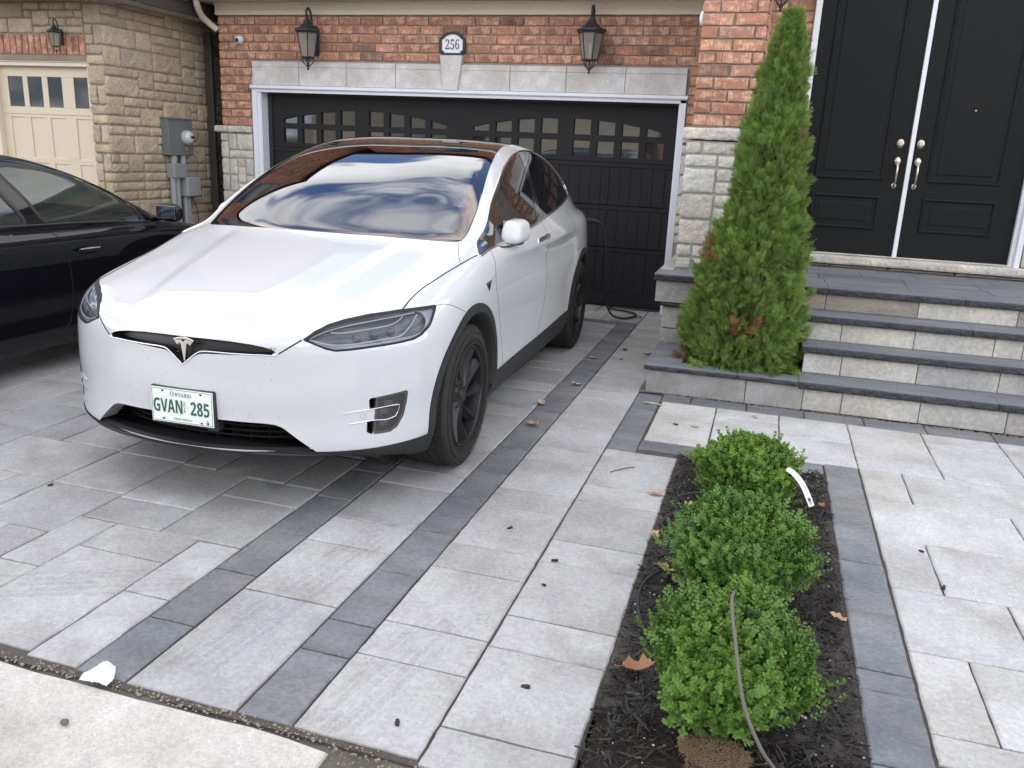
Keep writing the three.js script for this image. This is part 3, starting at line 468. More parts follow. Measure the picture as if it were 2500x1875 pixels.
part(next, 'garage_frame', [bx(-8.7, -6.972, 2.245, 2.34, 1.33, 1.415, .004), bx(-8.7, -6.968, 2.325, 2.352, 1.33, 1.438, .006), bx(-8.7, -6.968, 2.285, 2.305, 1.33, 1.428, .004), bx(-7.02, -6.966, 0, 2.245, 1.30, 1.40, .004), bx(-8.32, -8.26, 0, 2.245, 1.34, 1.405, .004)], beigeLight);
const nDoor = part(next, 'garage_door', bx(-8.7, -6.99, 0, 2.25, 1.27, 1.335), beige);
{
  const xs = [[-8.143, -7.940], [-7.874, -7.68], [-7.605, -7.415], [-7.258, -7.075]], rects = [];
  const frameBar = (x0, x1, y0, y1, d = .012) => rects.push(bx(x0, x1, y0, y1, 1.334, 1.334 + d, .003));
  frameBar(-8.26, -7.0, 2.142, 2.245); frameBar(-8.26, -7.0, 1.755, 1.829); frameBar(-8.26, -8.143, 1.829, 2.142); frameBar(-7.94, -7.874, 1.829, 2.142); frameBar(-7.68, -7.605, 1.829, 2.142); frameBar(-7.415, -7.258, 1.829, 2.142); frameBar(-7.075, -7.0, 1.829, 2.142);
  [1.30, .80, .30].forEach((y, k) => { const y1 = [1.75, 1.27, .77][k]; frameBar(-8.26, -7.0, y1 - .03, y1); frameBar(-8.26, -7.0, y - .03, y); [[-8.26, -8.15], [-7.95, -7.88], [-7.69, -7.61], [-7.42, -7.265], [-7.08, -7.0]].forEach(([a, b]) => frameBar(a, b, y, y1 - .03)); });
  part(nDoor, 'door_panel', rects, beige);
  xs.forEach(([a, b]) => part(nDoor, 'pane', bx(a, b, 1.831, 2.140, 1.3345, 1.337), phys([.02, .024, .02], .04, { ior: 1.35 })));
}
part(next, 'soffit', [bx(-9, -6.45, 2.885, 2.91, 1.2, 1.95), bx(-6.80, -6.45, 2.90, 2.925, -6, 1.2)], soffitM);
part(next, 'fascia', [bx(-9, -6.43, 2.88, 3.05, 1.93, 1.97, .004), bx(-6.47, -6.43, 2.89, 3.06, -6, 1.93, .004)], std([.045, .038, .034], .5));
part(next, 'roof', [bx(-9.7, -6.62, 5.9, 5.97, -7, .72), (() => { const s = new THREE.Shape([[-2.0, 3.02], [-.5, 3.75], [-.5, 3.02]].map(p => new THREE.Vector2(...p))); const g = new THREE.ExtrudeGeometry(s, { depth: 2.7, bevelEnabled: false }); g.rotateY(Math.PI / 2); g.translate(-9.1, 0, 0); return boxUV(g); })()], shingle);
part(next, 'upper_window', [bx(-8.6, -7.4, 4.3, 5.6, .58, .62)], glassDark);
lantern('small black lantern with frosted panes on the stone next door', [-7.245, 2.50, 1.46], 'black wall lanterns', .52);
const spout = thing('downspout', 'dark brown downspout standing in the gap between the two houses', 'downspout', [-6.655, 0, -.17]);
const brownM = std([.06, .052, .047], .45);
part(spout, 'pipe', [bx(-.045, .045, 0, 2.8, -.03, .03, .01), bx(-.012, .012, 0, 2.8, .03, .036, .003)], brownM); part(spout, 'strap', [bx(-.055, .055, 2.1, 2.14, -.035, .037), bx(-.055, .055, .9, .94, -.035, .037)], brownM);
const elbow = thing('eave_downspout', 'cream gutter elbow at the left end of the frieze board', 'downspout', [-6.37, 2.80, .22]);
part(elbow, 'pipe', tube([[.02, .30, .22], [.02, .20, .20], [-.005, .11, .10], [.02, .04, .0], [.08, -.02, -.06]], .036, 30, 10), std([.60, .54, .42], .45));
struct('gap_ground', bx(-6.80, -6.25, -.1, .02, -6, 1.3), M.sand);
solo('dark_fence', 'dark boarded gate closing the gap between the houses', 'gate', [bx(-6.78, -6.28, 0, 2.6, -3.0, -2.95), ...[0, 1, 2].map(i => bx(-6.77 + i * .16, -6.62 + i * .16, 0, 2.6, -2.95, -2.93, .004))], std([.02, .018, .017], .9));
// electricity meter on the neighbour's side wall
const meter = thing('electricity_meter', 'grey electricity meter cabinet with conduits on the stone side wall', 'meter', [-6.738, 0, 0]);
const steel = std([.145, .16, .165], .5), steel2 = std([.26, .275, .28], .5), pvc = std([.30, .315, .33], .45);
part(meter, 'cabinet', [bx(0, .10, 1.375, 1.785, .245, .665, .006), bx(0, .112, 1.775, 1.792, .235, .675, .003), bx(.10, .108, 1.385, 1.77, .255, .36, .003)], steel);
part(meter, 'dial_glass', [new THREE.CylinderGeometry(.082, .085, .045, 28).rotateZ(Math.PI / 2).translate(.118, 1.578, .365), new THREE.SphereGeometry(.078, 24, 12, 0, 6.283, 0, 1.57).rotateZ(-Math.PI / 2).scale(.7, 1, 1).translate(.14, 1.578, .365)], phys([.50, .52, .50], .12, { clearcoat: 1 }));
part(meter, 'dial', [bx(.19, .197, 1.57, 1.60, .335, .395, .002), bx(.18, .193, 1.535, 1.545, .30, .33)], black);
part(meter, 'seal', bx(.10, .118, 1.44, 1.475, .375, .385, .003), std([.55, .16, .04], .5));
part(meter, 'conduit', [cyl(.036, .036, .14, .055, 1.32, .55), cyl(.033, .033, .9, .05, .71, .58), cyl(.033, .033, .9, .05, .71, .505), cyl(.042, .042, .03, .055, 1.34, .55), cyl(.036, .036, .30, .055, 1.25, .39), cyl(.03, .03, .7, .05, .6, .375), cyl(.026, .026, .7, .05, .6, .32), cyl(.04, .04, .03, .05, 1.12, .55)], pvc);
part(meter, 'junction_box', bx(.0, .115, 1.12, 1.285, .40, .62, .01), steel2); part(meter, 'junction_box', [bx(.0, .13, .905, 1.13, .185, .425, .01), bx(.13, .138, .915, 1.12, .195, .415, .006)], pvc);
part(meter, 'wire', [tube([[.10, 1.40, .27], [.12, 1.3, .20], [.10, 1.15, .22], [.11, 1.1, .27]], .003, 30, 5), tube([[.06, .91, .30], [.07, .8, .22], [.05, .6, .15]], .005, 20, 5)], black);

// ---------------------------------------------------------------- houses across the street, seen only in the panes and the paint
function across(x, w, h, label, wallM, garX) {
  const o = thing('facing_house', label, 'house', [x, 0, 31], Math.PI, 'houses mirrored in the garage door panes');
  part(o, 'wall', bx(-w / 2, w / 2, -.1, h, -6, 0), wallM);
  part(o, 'roof', (() => { const s = new THREE.Shape([[-w / 2 - .4, h], [w / 2 + .4, h], [w * .18, h + 2.6], [-w * .18, h + 2.6]].map(p => new THREE.Vector2(...p))); const g = new THREE.ExtrudeGeometry(s, { depth: 6.6, bevelEnabled: false }); g.translate(0, 0, -6.2); return g; })(), shingle);
  part(o, 'garage_door', bx(garX - 2.3, garX + 2.3, 0, 2.2, 0, .05), beigeLight);
  for (const wx of [-w * .3, w * .05, w * .32]) { const f = part(o, 'window', [bx(wx - .75, wx + .75, 3.6, 5.0, .0, .06)], M.white); part(f, 'pane', [bx(wx - .66, wx - .03, 3.68, 4.92, .03, .065), bx(wx + .03, wx + .66, 3.68, 4.92, .03, .065)], glassDark); }
  return o;
}
across(-9.5, 8.5, 6.2, 'pale siding house mirrored in the left garage door panes', std([.60, .56, .48], .8), -1);
across(0, 9, 6.5, 'red brick house mirrored in the right garage door panes', std([.45, .24, .18], .9), 1);
across(-19.5, 9, 6, 'stone house mirrored at the far left of the panes', std([.42, .37, .30], .9), 0);
across(10.5, 10, 6.3, 'beige house mirrored in the paint of the cars', std([.55, .50, .42], .9), 0);
// ---------------------------------------------------------------- cedar, boxwood, mulch
const leafCol = (m, col, n) => { for (let i = 0; i < n.length; i++) m.setColorAt(i, n[i]); };
const thujaM = new THREE.MeshPhysicalMaterial({ color: 0xffffff, roughness: .75, transmission: .22, thickness: 0, side: THREE.DoubleSide, specularIntensity: .35 });
function strip(P, I, a, b, w, n) {                         // a tapered blade from a to b
  const d = b.clone().sub(a), s = d.clone().cross(n).normalize().multiplyScalar(w / 2), m = a.clone().lerp(b, .45).addScaledVector(n, w * .35), k = P.length / 3;
  for (const v of [a.clone().addScaledVector(s, .6), a.clone().addScaledVector(s, -.6), m.clone().add(s), m.clone().sub(s), b]) P.push(v.x, v.y, v.z);
  I.push(k, k + 1, k + 3, k, k + 3, k + 2, k + 2, k + 3, k + 4);
}
function spray(seed) {                                     // a flat fan of scale-leaved twigs, base at the origin, growing along +y
  const r = rng(seed), P = [], I = [], n = V3(0, 0, 1), L = .10;
  strip(P, I, V3(0, 0, 0), V3(0, L, .004), .0045, n);
  for (let k = 0; k < 7; k++) for (const s of [-1, 1]) {
    const t = (k + .5 + r() * .7) / 8, a = V3(0, L * t, .002 * r()), len = L * (.62 - .42 * t) * (.75 + r() * .5), ang = (.55 + r() * .35) * s, dir = V3(Math.sin(ang), Math.cos(ang), (r() - .5) * .5);
    const b = a.clone().addScaledVector(dir, len); strip(P, I, a, b, .0032, n);
    for (let q = 1; q < 4; q++) if (r() < .8) for (const u of [-1, 1]) { const c = a.clone().lerp(b, q / 4.2), g2 = ang + u * (.5 + r() * .3), e = c.clone().add(V3(Math.sin(g2), Math.cos(g2), (r() - .5) * .4).multiplyScalar(len * .32 * (1.15 - q / 5))); strip(P, I, c, e, .0030, n); }
  }
  return geoOf(P, I);
}
const cedar = thing('cedar_tree', 'tall narrow green cedar in the planter, brown patches near its foot', 'tree', [-.10, .10, 2.86]);
const bark = std([.10, .075, .06], .95, { map: scaled(stoneTex, 3) });
part(cedar, 'trunk', [tube([[0, -.02, 0], [.01, .3, .01], [-.01, .9, 0], [.03, 1.5, 0], [.11, 2.3, 0]], .014, 20, 7), ...Array.from({ length: 14 }, (_, i) => { const a = i * 2.4, y = .08 + i * .11; return tube([[0, y, 0], [Math.sin(a) * .1, y + .05, Math.cos(a) * .08], [Math.sin(a) * .2 * (1 - i / 22), y + .16, Math.cos(a) * .15 * (1 - i / 22)]], .006, 8, 5); })], bark);
{
  const prof = [[2.49, .10, .14], [2.43, .035, .145], [2.35, -.015, .185], [2.23, -.055, .215], [2.09, -.085, .25], [1.94, -.105, .245], [1.86, -.115, .255], [1.76, -.165, .27], [1.67, -.185, .30], [1.49, -.185, .315], [1.34, -.19, .335], [1.21, -.235, .335], [1.11, -.245, .35], [.97, -.335, .375], [.81, -.38, .41], [.67, -.395, .43], [.54, -.41, .44], [.40, -.44, .45], [.25, -.48, .44], [.15, -.44, .42], [.07, -.33, .43], [.0, -.18, .41]].reverse();
  const at = y => { let i = 0; while (i < prof.length - 2 && y > prof[i + 1][0]) i++; const t = clamp((y - prof[i][0]) / (prof[i + 1][0] - prof[i][0])); return [mix(prof[i][1], prof[i + 1][1], t), mix(prof[i][2], prof[i + 1][2], t)]; };
  const r = rng(99), geos = [1, 2, 3].map(k => spray(k * 11)), sets = [[], [], []], dead = [];
  const m = new THREE.Matrix4(), q = new THREE.Quaternion(), q2 = new THREE.Quaternion();
  // boughs: each a tuft of sprays of one tone, standing out more or less from the crown, gaps between them
  const ph = new THREE.Color(), B = 980, green = t => { const y = r(); return ph.setRGB(.120 + .085 * t + y * .10, .205 + .12 * t + y * .10, .060 + .035 * y); };
  for (let c = 0; c < B; c++) {
    const y = 2.38 * Math.pow((c + r()) / B, .95) + .01, [l, rr] = at(y), cx = (l + rr) / 2, hw = Math.max(.012, (rr - l) / 2 - .074), a = c * 2.39996 + r() * .9, hz = Math.min(hw, .20 + .11 * (1 - y / 2.5));
    const stand = (c % 3 === 0 ? .35 : .80) + r() * .30, px = cx + Math.sin(a) * hw * stand, pz = Math.cos(a) * hz * stand, out = V3(Math.sin(a), 0, Math.cos(a));
    const lean = out.clone().multiplyScalar(.55 + r() * .5).add(V3((r() - .5) * .5, .9 - (y < .18 ? .9 : 0), (r() - .5) * .5)).normalize(), tone = r(), len = (.065 + r() * .06) * (y > 2.1 ? .65 : 1), wid = (.024 + r() * .022) * (y > 2.1 ? .6 : 1);
    const isDead = (Math.hypot((px - .02) / .11, (y - .42) / .08) < 1 && pz > .05) || (Math.hypot((px + .36) / .16, (y - .10) / .10) < 1 && pz > -.05 && r() < .75) || (Math.hypot((px + .22) / .07, (y - .93) / .09) < 1 && pz > -.06) || r() < .012;
    for (let k = 0; k < 22; k++) {
      const t = r(), w = wid * (1.15 - t * .9), p = V3(px, y - .05, pz).addScaledVector(lean, len * (t - .35)).add(V3((r() - .5) * 2 * w, (r() - .5) * 1.6 * w, (r() - .5) * 2 * w));
      const dir = lean.clone().add(V3((r() - .5) * 1.0, (r() - .25) * .9, (r() - .5) * 1.0)).normalize(); q.setFromUnitVectors(V3(0, 1, 0), dir); q2.setFromAxisAngle(V3(0, 1, 0), r() * 6.283); q.multiply(q2);
      const s = .38 + r() * .45; m.compose(p, q, V3(s, s, s));
      const col = isDead && r() < .85 ? ph.setRGB(.26 + r() * .16, .14 + r() * .08, .065 + r() * .03).clone() : green(tone).clone();
      sets[(c + k) % 3].push([m.clone(), col]);
    }
  }
  for (let c = 0; c < 15000; c++) {                         // fine sprays over the whole crown
    const y = 2.43 * Math.pow(r(), .92) + .01, [l, rr] = at(y), a = r() * 6.2832, hw = Math.max(.010, (rr - l) / 2 - .070), hz = Math.min(hw, .20 + .11 * (1 - y / 2.5)), stand = (.70 + .34 * fbm(a / 6.2832, y / 2.6, 7, 16, 3, 51)) * (r() < .8 ? 1 : .8), out = V3(Math.sin(a), 0, Math.cos(a));
    const p = V3((l + rr) / 2 + out.x * hw * stand, y - .04, out.z * hz * stand), dir = out.clone().multiplyScalar(.35 + r() * .7).add(V3((r() - .5) * .7, .9 * (r() < .25 && y < 1.4 ? -.4 : 1) - (y < .12 ? .6 : 0), (r() - .5) * .7)).normalize();
    q.setFromUnitVectors(V3(0, 1, 0), dir); q2.setFromAxisAngle(V3(0, 1, 0), r() * 6.283); q.multiply(q2); const s = .42 + r() * .5; m.compose(p, q, V3(s * .8, s * 1.1, s));
    const tone = fbm(a / 6.2832, y / 2.6, 9, 20, 2, 52), dead = (Math.hypot((p.x - .02) / .08, (y - .42) / .06) < 1 && p.z > .05 && r() < .6) || r() < .010;
    sets[c % 3].push([m.clone(), dead ? ph.setRGB(.24 + r() * .14, .14 + r() * .07, .07).clone() : green(tone).clone()]);
  }
  geos.forEach((g, i) => { const im = new THREE.InstancedMesh(g, thujaM, sets[i].length); sets[i].forEach(([mm, c], k) => { im.setMatrixAt(k, mm); im.setColorAt(k, c); }); im.name = 'crown'; im.userData.kind = 'stuff'; im.castShadow = im.receiveShadow = true; cedar.add(im); });
}
// boxwood: sprigs of paired leaves
const boxM = new THREE.MeshPhysicalMaterial({ color: 0xffffff, roughness: .42, transmission: .18, thickness: 0, side: THREE.DoubleSide, specularIntensity: .5 });
function leafTo(P, I, base, dir, up, len, w) {             // a small folded oval leaf
  const side = dir.clone().cross(up).normalize(), k = P.length / 3, at = (t, s, h) => base.clone().addScaledVector(dir, len * t).addScaledVector(side, w * s).addScaledVector(up, len * h);
  for (const v of [at(0, 0, 0), at(.22, .36, .05), at(.22, -.36, .05), at(.55, .5, .05), at(.55, -.5, .05), at(.85, .28, -.02), at(.85, -.28, -.02), at(1, 0, -.08), at(.5, 0, -.01)]) P.push(v.x, v.y, v.z);
  [[0, 8, 1], [0, 2, 8], [1, 8, 3], [2, 4, 8], [3, 8, 5], [4, 6, 8], [5, 8, 7], [6, 7, 8]].forEach(t => I.push(...t.map(x => x + k)));
}
function sprig(seed) {
  const r = rng(seed), P = [], I = [], n = 6;
  for (let j = 0; j < n; j++) { const y = .004 + j * .0095, a0 = j * Math.PI / 2 + (r() - .5) * .6; for (const s of [0, Math.PI]) { const a = a0 + s, el = .45 + j * .11 + (r() - .5) * .35, dir = V3(Math.cos(a) * Math.cos(el), Math.sin(el), Math.sin(a) * Math.cos(el)); leafTo(P, I, V3(0, y, 0), dir, V3(-Math.cos(a) * Math.sin(el), Math.cos(el), -Math.sin(a) * Math.sin(el)), (.017 + r() * .006) * (j > 4 ? .75 : 1), .0115 + r() * .003); } }
  leafTo(P, I, V3(0, .056, 0), V3(.2, 1, .1).normalize(), V3(1, -.2, 0).normalize(), .012, .007);
  return geoOf(P, I);
}
const sprigs = [1, 2, 3, 4].map(k => sprig(k * 5)), twigM = std([.17, .14, .08], .9);
function boxwood(label, x, z, rx, ry, rz, seed, n, hue) {
  const o = thing('boxwood_shrub', label, 'shrub', [x, .02, z], 0, 'boxwood shrubs in the mulch bed'), r = rng(seed), sets = [[], [], [], []], m = new THREE.Matrix4(), q = new THREE.Quaternion(), q2 = new THREE.Quaternion();
  const stems = [];
  for (let i = 0; i < 26; i++) { const a = r() * 6.283, e = .2 + r() * 1.1; stems.push(tube([[Math.cos(a) * .02, 0, Math.sin(a) * .02], [Math.cos(a) * rx * .4, ry * .5, Math.sin(a) * rz * .4], [Math.cos(a) * rx * .8 * Math.cos(e), ry * (.75 + .8 * Math.sin(e)), Math.sin(a) * rz * .8 * Math.cos(e)]], .0032, 8, 5)); }
  part(o, 'branches', stems, twigM);
  for (let i = 0; i < n; i++) {
    const a = r() * 6.283, cy = mix(-.72, 1, Math.pow(r(), .8)), cr = Math.sqrt(1 - cy * cy), d = V3(cr * Math.cos(a), cy, cr * Math.sin(a));
    const lump = .62 + .70 * fbm(a / 6.283, (cy + 1) / 2, 6, 5, 3, seed + 3), k = lump * (r() < .62 ? .90 + r() * .16 : .5 + r() * .45), lag = r() < .12 ? 1.06 + r() * .16 : 1;
    const lob = 1 + .16 * Math.sin(a * 3 + seed * 1.7) * cr + .10 * Math.sin(a * 5 + seed); const p = V3(d.x * rx * k * lag * lob, ry * 1.02 + d.y * ry * .98 * k * lag, d.z * rz * k * lag * lob);
    const dir = d.clone().multiply(V3(1, .6, 1)).add(V3((r() - .5) * .9, .65 + r() * .4, (r() - .5) * .9)).normalize(); q.setFromUnitVectors(V3(0, 1, 0), dir); q2.setFromAxisAngle(V3(0, 1, 0), r() * 6.283); q.multiply(q2);
    const s = .50 + r() * .42; m.compose(p.addScaledVector(dir, -.035), q, V3(s, s, s));
    const t = fbm(a / 6.283, (cy + 1) / 2, 9, 8, 2, seed + 31), y = r();
    sets[i % 4].push([m.clone(), lin(hue[0] * (.75 + .5 * t + .2 * y), hue[1] * (.75 + .45 * t + .2 * y), hue[2] * (.8 + .4 * y))]);
  }
  sprigs.forEach((g, i) => { const im = new THREE.InstancedMesh(g, boxM, sets[i].length); sets[i].forEach(([mm, c], k) => { im.setMatrixAt(k, mm); im.setColorAt(k, c); }); im.name = 'foliage'; im.userData.kind = 'stuff'; im.castShadow = im.receiveShadow = true; o.add(im); });
  return o;
}
boxwood('light green boxwood at the steps end of the mulch bed', .055, 4.95, .225, .145, .20, 7, 3000, [.155, .275, .055]);
boxwood('boxwood in the middle of the row of three', .035, 5.93, .240, .175, .21, 8, 3800, [.135, .25, .06]);
const nearBox = boxwood('nearest boxwood with a black hose lying across it', .045, 6.80, .207, .195, .19, 9, 3600, [.13, .245, .055]);
solo('root_ball', 'pale fibrous root ball showing at the foot of the nearest boxwood', 'root ball', (() => { const r = rng(6), l = []; for (let i = 0; i < 1500; i++) { const a = r() * 6.283, q = Math.sqrt(r()) * .085, x = .03 + Math.cos(a) * q * 1.1, z = 6.965 + Math.sin(a) * q * .7, y = .03 + .05 * (1 - q / .13) + r() * .012, g = new THREE.BoxGeometry(.0016, .0016, .015 + r() * .02); g.rotateX((r() - .5) * 1.4); g.rotateY(r() * 6.283); g.translate(x, y, z); l.push(g); } l.push(new THREE.SphereGeometry(.08, 20, 12).scale(1.05, .5, .68).translate(.03, -.012, 6.965)); return l; })(), std([.19, .13, .075], .95)).userData.kind = 'stuff';
// shredded black mulch
struct('planting_bed', (() => { const g = new THREE.PlaneGeometry(.765, 2.78, 30, 110); g.rotateX(-Math.PI / 2); const p = g.attributes.position; for (let i = 0; i < p.count; i++) p.setY(i, (fbm(p.getX(i) * .5 + .5, p.getZ(i) * .2 + .5, 12, 22, 4, 18) - .5) * .05); g.translate(.059, -.042, 5.86); g.computeVertexNormals(); return g; })(), M.soil);
{
  const r = rng(14), chipM = std([1, 1, 1], .6, { map: scaled(slateTex, 6) }), geos = [1, 2, 3].map(k => { const g = new THREE.BoxGeometry(1, .10, .24, 3, 1, 1), p = g.attributes.position, rr = rng(k); for (let i = 0; i < p.count; i++) { const x = p.getX(i), t = 1 - Math.pow(Math.abs(x) * 1.8, 3) * .6; p.setXYZ(i, x, p.getY(i) * t + Math.sin(x * 3 + k) * .05, p.getZ(i) * t + Math.cos(x * 2.3 + k) * .06); } g.computeVertexNormals(); return g; });
  const bed = struct('mulch'); bed.userData = { kind: 'stuff', label: 'shredded black bark mulch in the narrow bed', category: 'mulch' };
  geos.forEach((g, gi) => {
    const n = 4200, im = new THREE.InstancedMesh(g, chipM, n), m = new THREE.Matrix4(), q = new THREE.Quaternion(), e = new THREE.Euler();
    for (let i = 0; i < n; i++) { const x = mix(-.322, .436, r()), z = mix(4.475, 7.24, r()), l = .012 + Math.pow(r(), 2) * .055, w = Math.min(l, .011 + r() * .022); e.set((r() - .5) * 1.1, r() * 6.283, (r() - .5) * .8); q.setFromEuler(e); m.compose(V3(x, -.012 + r() * .034, z), q, V3(l, w, w * 1.1)); im.setMatrixAt(i, m); const t = r(), b = r() < .05 ? 4 : .45 + t; im.setColorAt(i, lin(.026 * b, .0205 * b, .0165 * b)); }
    im.name = 'bark_chips'; im.userData.kind = 'stuff'; im.castShadow = im.receiveShadow = true; bed.add(im);
  });
  const bits = new THREE.InstancedMesh(new THREE.IcosahedronGeometry(1, 0), std([.42, .38, .32], .9), 260), m = new THREE.Matrix4(), q = new THREE.Quaternion();
  for (let i = 0; i < 260; i++) { const s = .0018 + r() * r() * .006; m.compose(V3(mix(-.31, .43, r()), .012 + r() * .008, mix(4.5, 7.2, r())), q, V3(s, s * .7, s)); bits.setMatrixAt(i, m); } bits.name = 'grit'; bits.userData.kind = 'stuff'; bed.add(bits);
}
// drip hose, tags
const hoseM = std([.018, .018, .02], .5), hoseDusty = std([.13, .115, .095], .8);
const drip = thing('drip_hose', 'black drip hose looping along the left edge of the mulch', 'hose');
part(drip, 'loop', [tube([[-.13, .06, 5.12], [-.22, .04, 5.12], [-.265, .03, 5.2], [-.20, .03, 5.32], [-.13, .05, 5.36]], .006, 40, 7), tube([[-.10, .04, 5.28], [-.245, .03, 5.33], [-.30, .025, 5.48], [-.22, .025, 5.58], [-.10, .04, 5.56]], .006, 40, 7), tube([[-.05, .04, 5.86], [-.20, .035, 5.9], [-.285, .03, 6.02], [-.295, .025, 6.2], [-.22, .02, 6.42], [-.11, .03, 6.52]], .0065, 50, 7), tube([[-.02, .05, 6.2], [-.10, .05, 6.25], [-.14, .03, 6.36]], .006, 20, 7), tube([[-.33, .012, 5.63], [-.24, .03, 5.6], [-.15, .04, 5.66]], .004, 16, 6)], hoseM);
solo('drip_line', 'grey dusty hose draped over the nearest boxwood', 'hose', [tube([[.035, .43, 6.74], [.025, .44, 6.82], [.045, .395, 6.95], [.085, .275, 7.05], [.14, .18, 7.08], [.175, .13, 7.07]], .0048, 60, 8), tube([[.175, .13, 7.07], [.19, .09, 7.07], [.19, .04, 7.07], [.18, .0, 7.08]], .0055, 20, 8)], hoseDusty);
const tagTex = dataTex(256, (u, v) => { const x = v, y = u; if (x > .72 && x < .92 && y > .25 && y < .75) return hash(Math.floor((x - .72) * 150), 3, 4) > .5 ? .15 : .9; if (x > .2 && x < .66 && y > .2 && y < .8) return (Math.floor(y * 16) % 3 === 0 && hash(Math.floor(x * 90), Math.floor(y * 16), 7) > .4) ? .35 : .93; return .94; });
function tagStrip(name, label, pts, w, m) { const P = [], U = [], I = [], c = new THREE.CatmullRomCurve3(pts.map(p => V3(...p))); for (let i = 0; i <= 14; i++) { const p = c.getPoint(i / 14), t = c.getTangent(i / 14), s = t.clone().cross(V3(0, .8, .6)).normalize().multiplyScalar(w / 2); for (const k of [-1, 1]) { P.push(p.x + s.x * k, p.y + s.y * k, p.z + s.z * k); U.push((k + 1) / 2, i / 14); } if (i) { const a = i * 2; I.push(a - 2, a - 1, a + 1, a - 2, a + 1, a); } } return solo(name, label, 'plant tag', geoOf(P, I, U), m); }
const tagM = std([.82, .83, .85], .5, { map: tagTex, side: THREE.DoubleSide });
tagStrip('plant_tag', 'white plant tag with a barcode hanging from the far boxwood', [[.215, .22, 5.07], [.25, .21, 5.10], [.29, .175, 5.13], [.325, .12, 5.16], [.34, .09, 5.17]], .027, tagM);
tagStrip('plant_tag', 'white plant tag half hidden in the middle boxwood', [[.11, .13, 6.03], [.15, .15, 6.035], [.185, .155, 6.03]], .03, tagM);
// ---------------------------------------------------------------- fallen leaves, twigs, paper, charging cable
function oakLeaf(seed, L, curl) {                          // a lobed, curled dry leaf lying on y = 0
  const r = rng(seed), P = [], I = [], n = 18, cup = (x, z) => curl * (x * x * 2.2 + z * z * .9) / L + Math.sin(z / L * 5 + seed) * L * .03 + (r() - .5) * L * .03;
  const ring = []; for (let i = 0; i < n; i++) { const t = i / n * Math.PI * 2, lobe = (i % 3 === 0 ? 1.18 : i % 3 === 1 ? .72 : .9) * (.85 + r() * .3), z = Math.cos(t) * L * .5 * (i === 0 ? 1.25 : 1), x = Math.sin(t) * L * .30 * lobe; ring.push([x, z]); }
  for (let i = -4; i <= 4; i++) { const z = i / 4 * L * .42; P.push(0, .004 + cup(0, z), z); }
  ring.forEach(([x, z]) => P.push(x, .003 + cup(x, z) + Math.abs(x) * curl * .25, z));
  ring.forEach((a, i) => { const j = (i + 1) % n, row = q => clamp(Math.round(q[1] / (L * .42) * 4) + 4, 0, 8), s = row(a), t = row(ring[j]); I.push(9 + i, 9 + j, s); if (s !== t) I.push(9 + j, t, s); });
  const st = tube([[0, .004 + cup(0, -L * .42), -L * .42], [L * .05, .006, -L * .62], [L * .04, .004, -L * .74]], L * .018, 6, 4);
  const g = geoOf(P, I); return merge([g, st]);
}
const leafTones = [[.42, .27, .16], [.36, .20, .10], [.30, .14, .06], [.45, .34, .22]].map(c => std(c, .7, { side: THREE.DoubleSide, bumpMap: stoneBump, bumpScale: .001 }));
const leaf = (label, x, z, turn, L, seed, tone = 0, curl = .5, y = .002, group) => { const o = solo('fallen_leaf', label, 'fallen leaf', oakLeaf(seed, L, curl), leafTones[tone], group); o.position.set(x, y, z); o.rotation.set((hash(seed, 1, 1) - .5) * .3, turn, (hash(seed, 2, 1) - .5) * .3); return o; };
leaf('folded tan leaf on the dark band, the one nearest the front tyre', -1.22, 4.33, 1.3, .085, 1, 0, .9);
leaf('curled tan leaf on the dark band, second from the front tyre', -1.29, 3.87, .4, .085, 2, 3, .7);
leaf('curled tan leaf on the dark band level with the front of the planter', -1.18, 3.32, 2.1, .085, 3, 3, .7);
leaf('thin flat leaf on the dark band half way to the garage', -1.24, 2.45, 1.2, .08, 4, 3, .3);
leaf('brown leaf on the pale slab left of the porch base', -1.05, 2.03, .3, .085, 5, 1, .6);
leaf('reddish leaf lying by the back corner of the planter', -.84, 2.12, 1.6, .075, 6, 2, .6);
leaf('small leaf on the edge of the dark band near the garage', -1.12, 1.46, .9, .06, 7, 1, .6);
leaf('pale flat leaf on the dark band near the rear tyre', -1.29, 1.70, .2, .055, 8, 3, .1);
leaf('brown leaf on the dark cross band before the garage door', -1.41, .92, .8, .06, 9, 1, .5);
leaf('orange leaf lying under the looped charging cable', -1.16, .46, .4, .07, 10, 2, .5);
leaf('faint grey-brown leaf on the slab beside the rear tyre', -1.53, 2.33, .7, .055, 11, 3, .1);
leaf('large orange oak leaf on the mulch at the left front', -.235, 6.62, 1.9, .095, 12, 2, .8, .03);
leaf('pale tan leaf against the right border of the mulch bed', .405, 6.07, .6, .075, 13, 0, .8, .03);
leaf('orange leaf half on the mulch at the left of the far boxwood', -.375, 5.11, 1.5, .065, 14, 1, .3, .004);
leaf('pale curled leaf at the left edge of the mulch beside the middle boxwood', -.315, 5.61, .3, .06, 15, 0, .9, .018);
leaf('tan leaf beside the upper hose loop', -.20, 5.24, 2.3, .06, 16, 0, .6, .03);
leaf('brown oak leaf at the end of the hose loop behind the nearest boxwood', -.225, 5.93, 1.1, .085, 17, 1, .7, .03);
leaf('small brown leaf at the very front of the mulch', -.06, 6.93, .2, .045, 18, 1, .7, .03);
leaf('tan leaf in the joint of the white slab behind the far boxwood', -.29, 3.93, 1.2, .05, 19, 3, .4);
leaf('tan leaf near the steps on the white slab', .06, 3.55, .3, .05, 20, 3, .5);
leaf('orange leaf at the right edge of the mulch beside the plant tag', .40, 5.0, .3, .05, 21, 2, .6, .03);
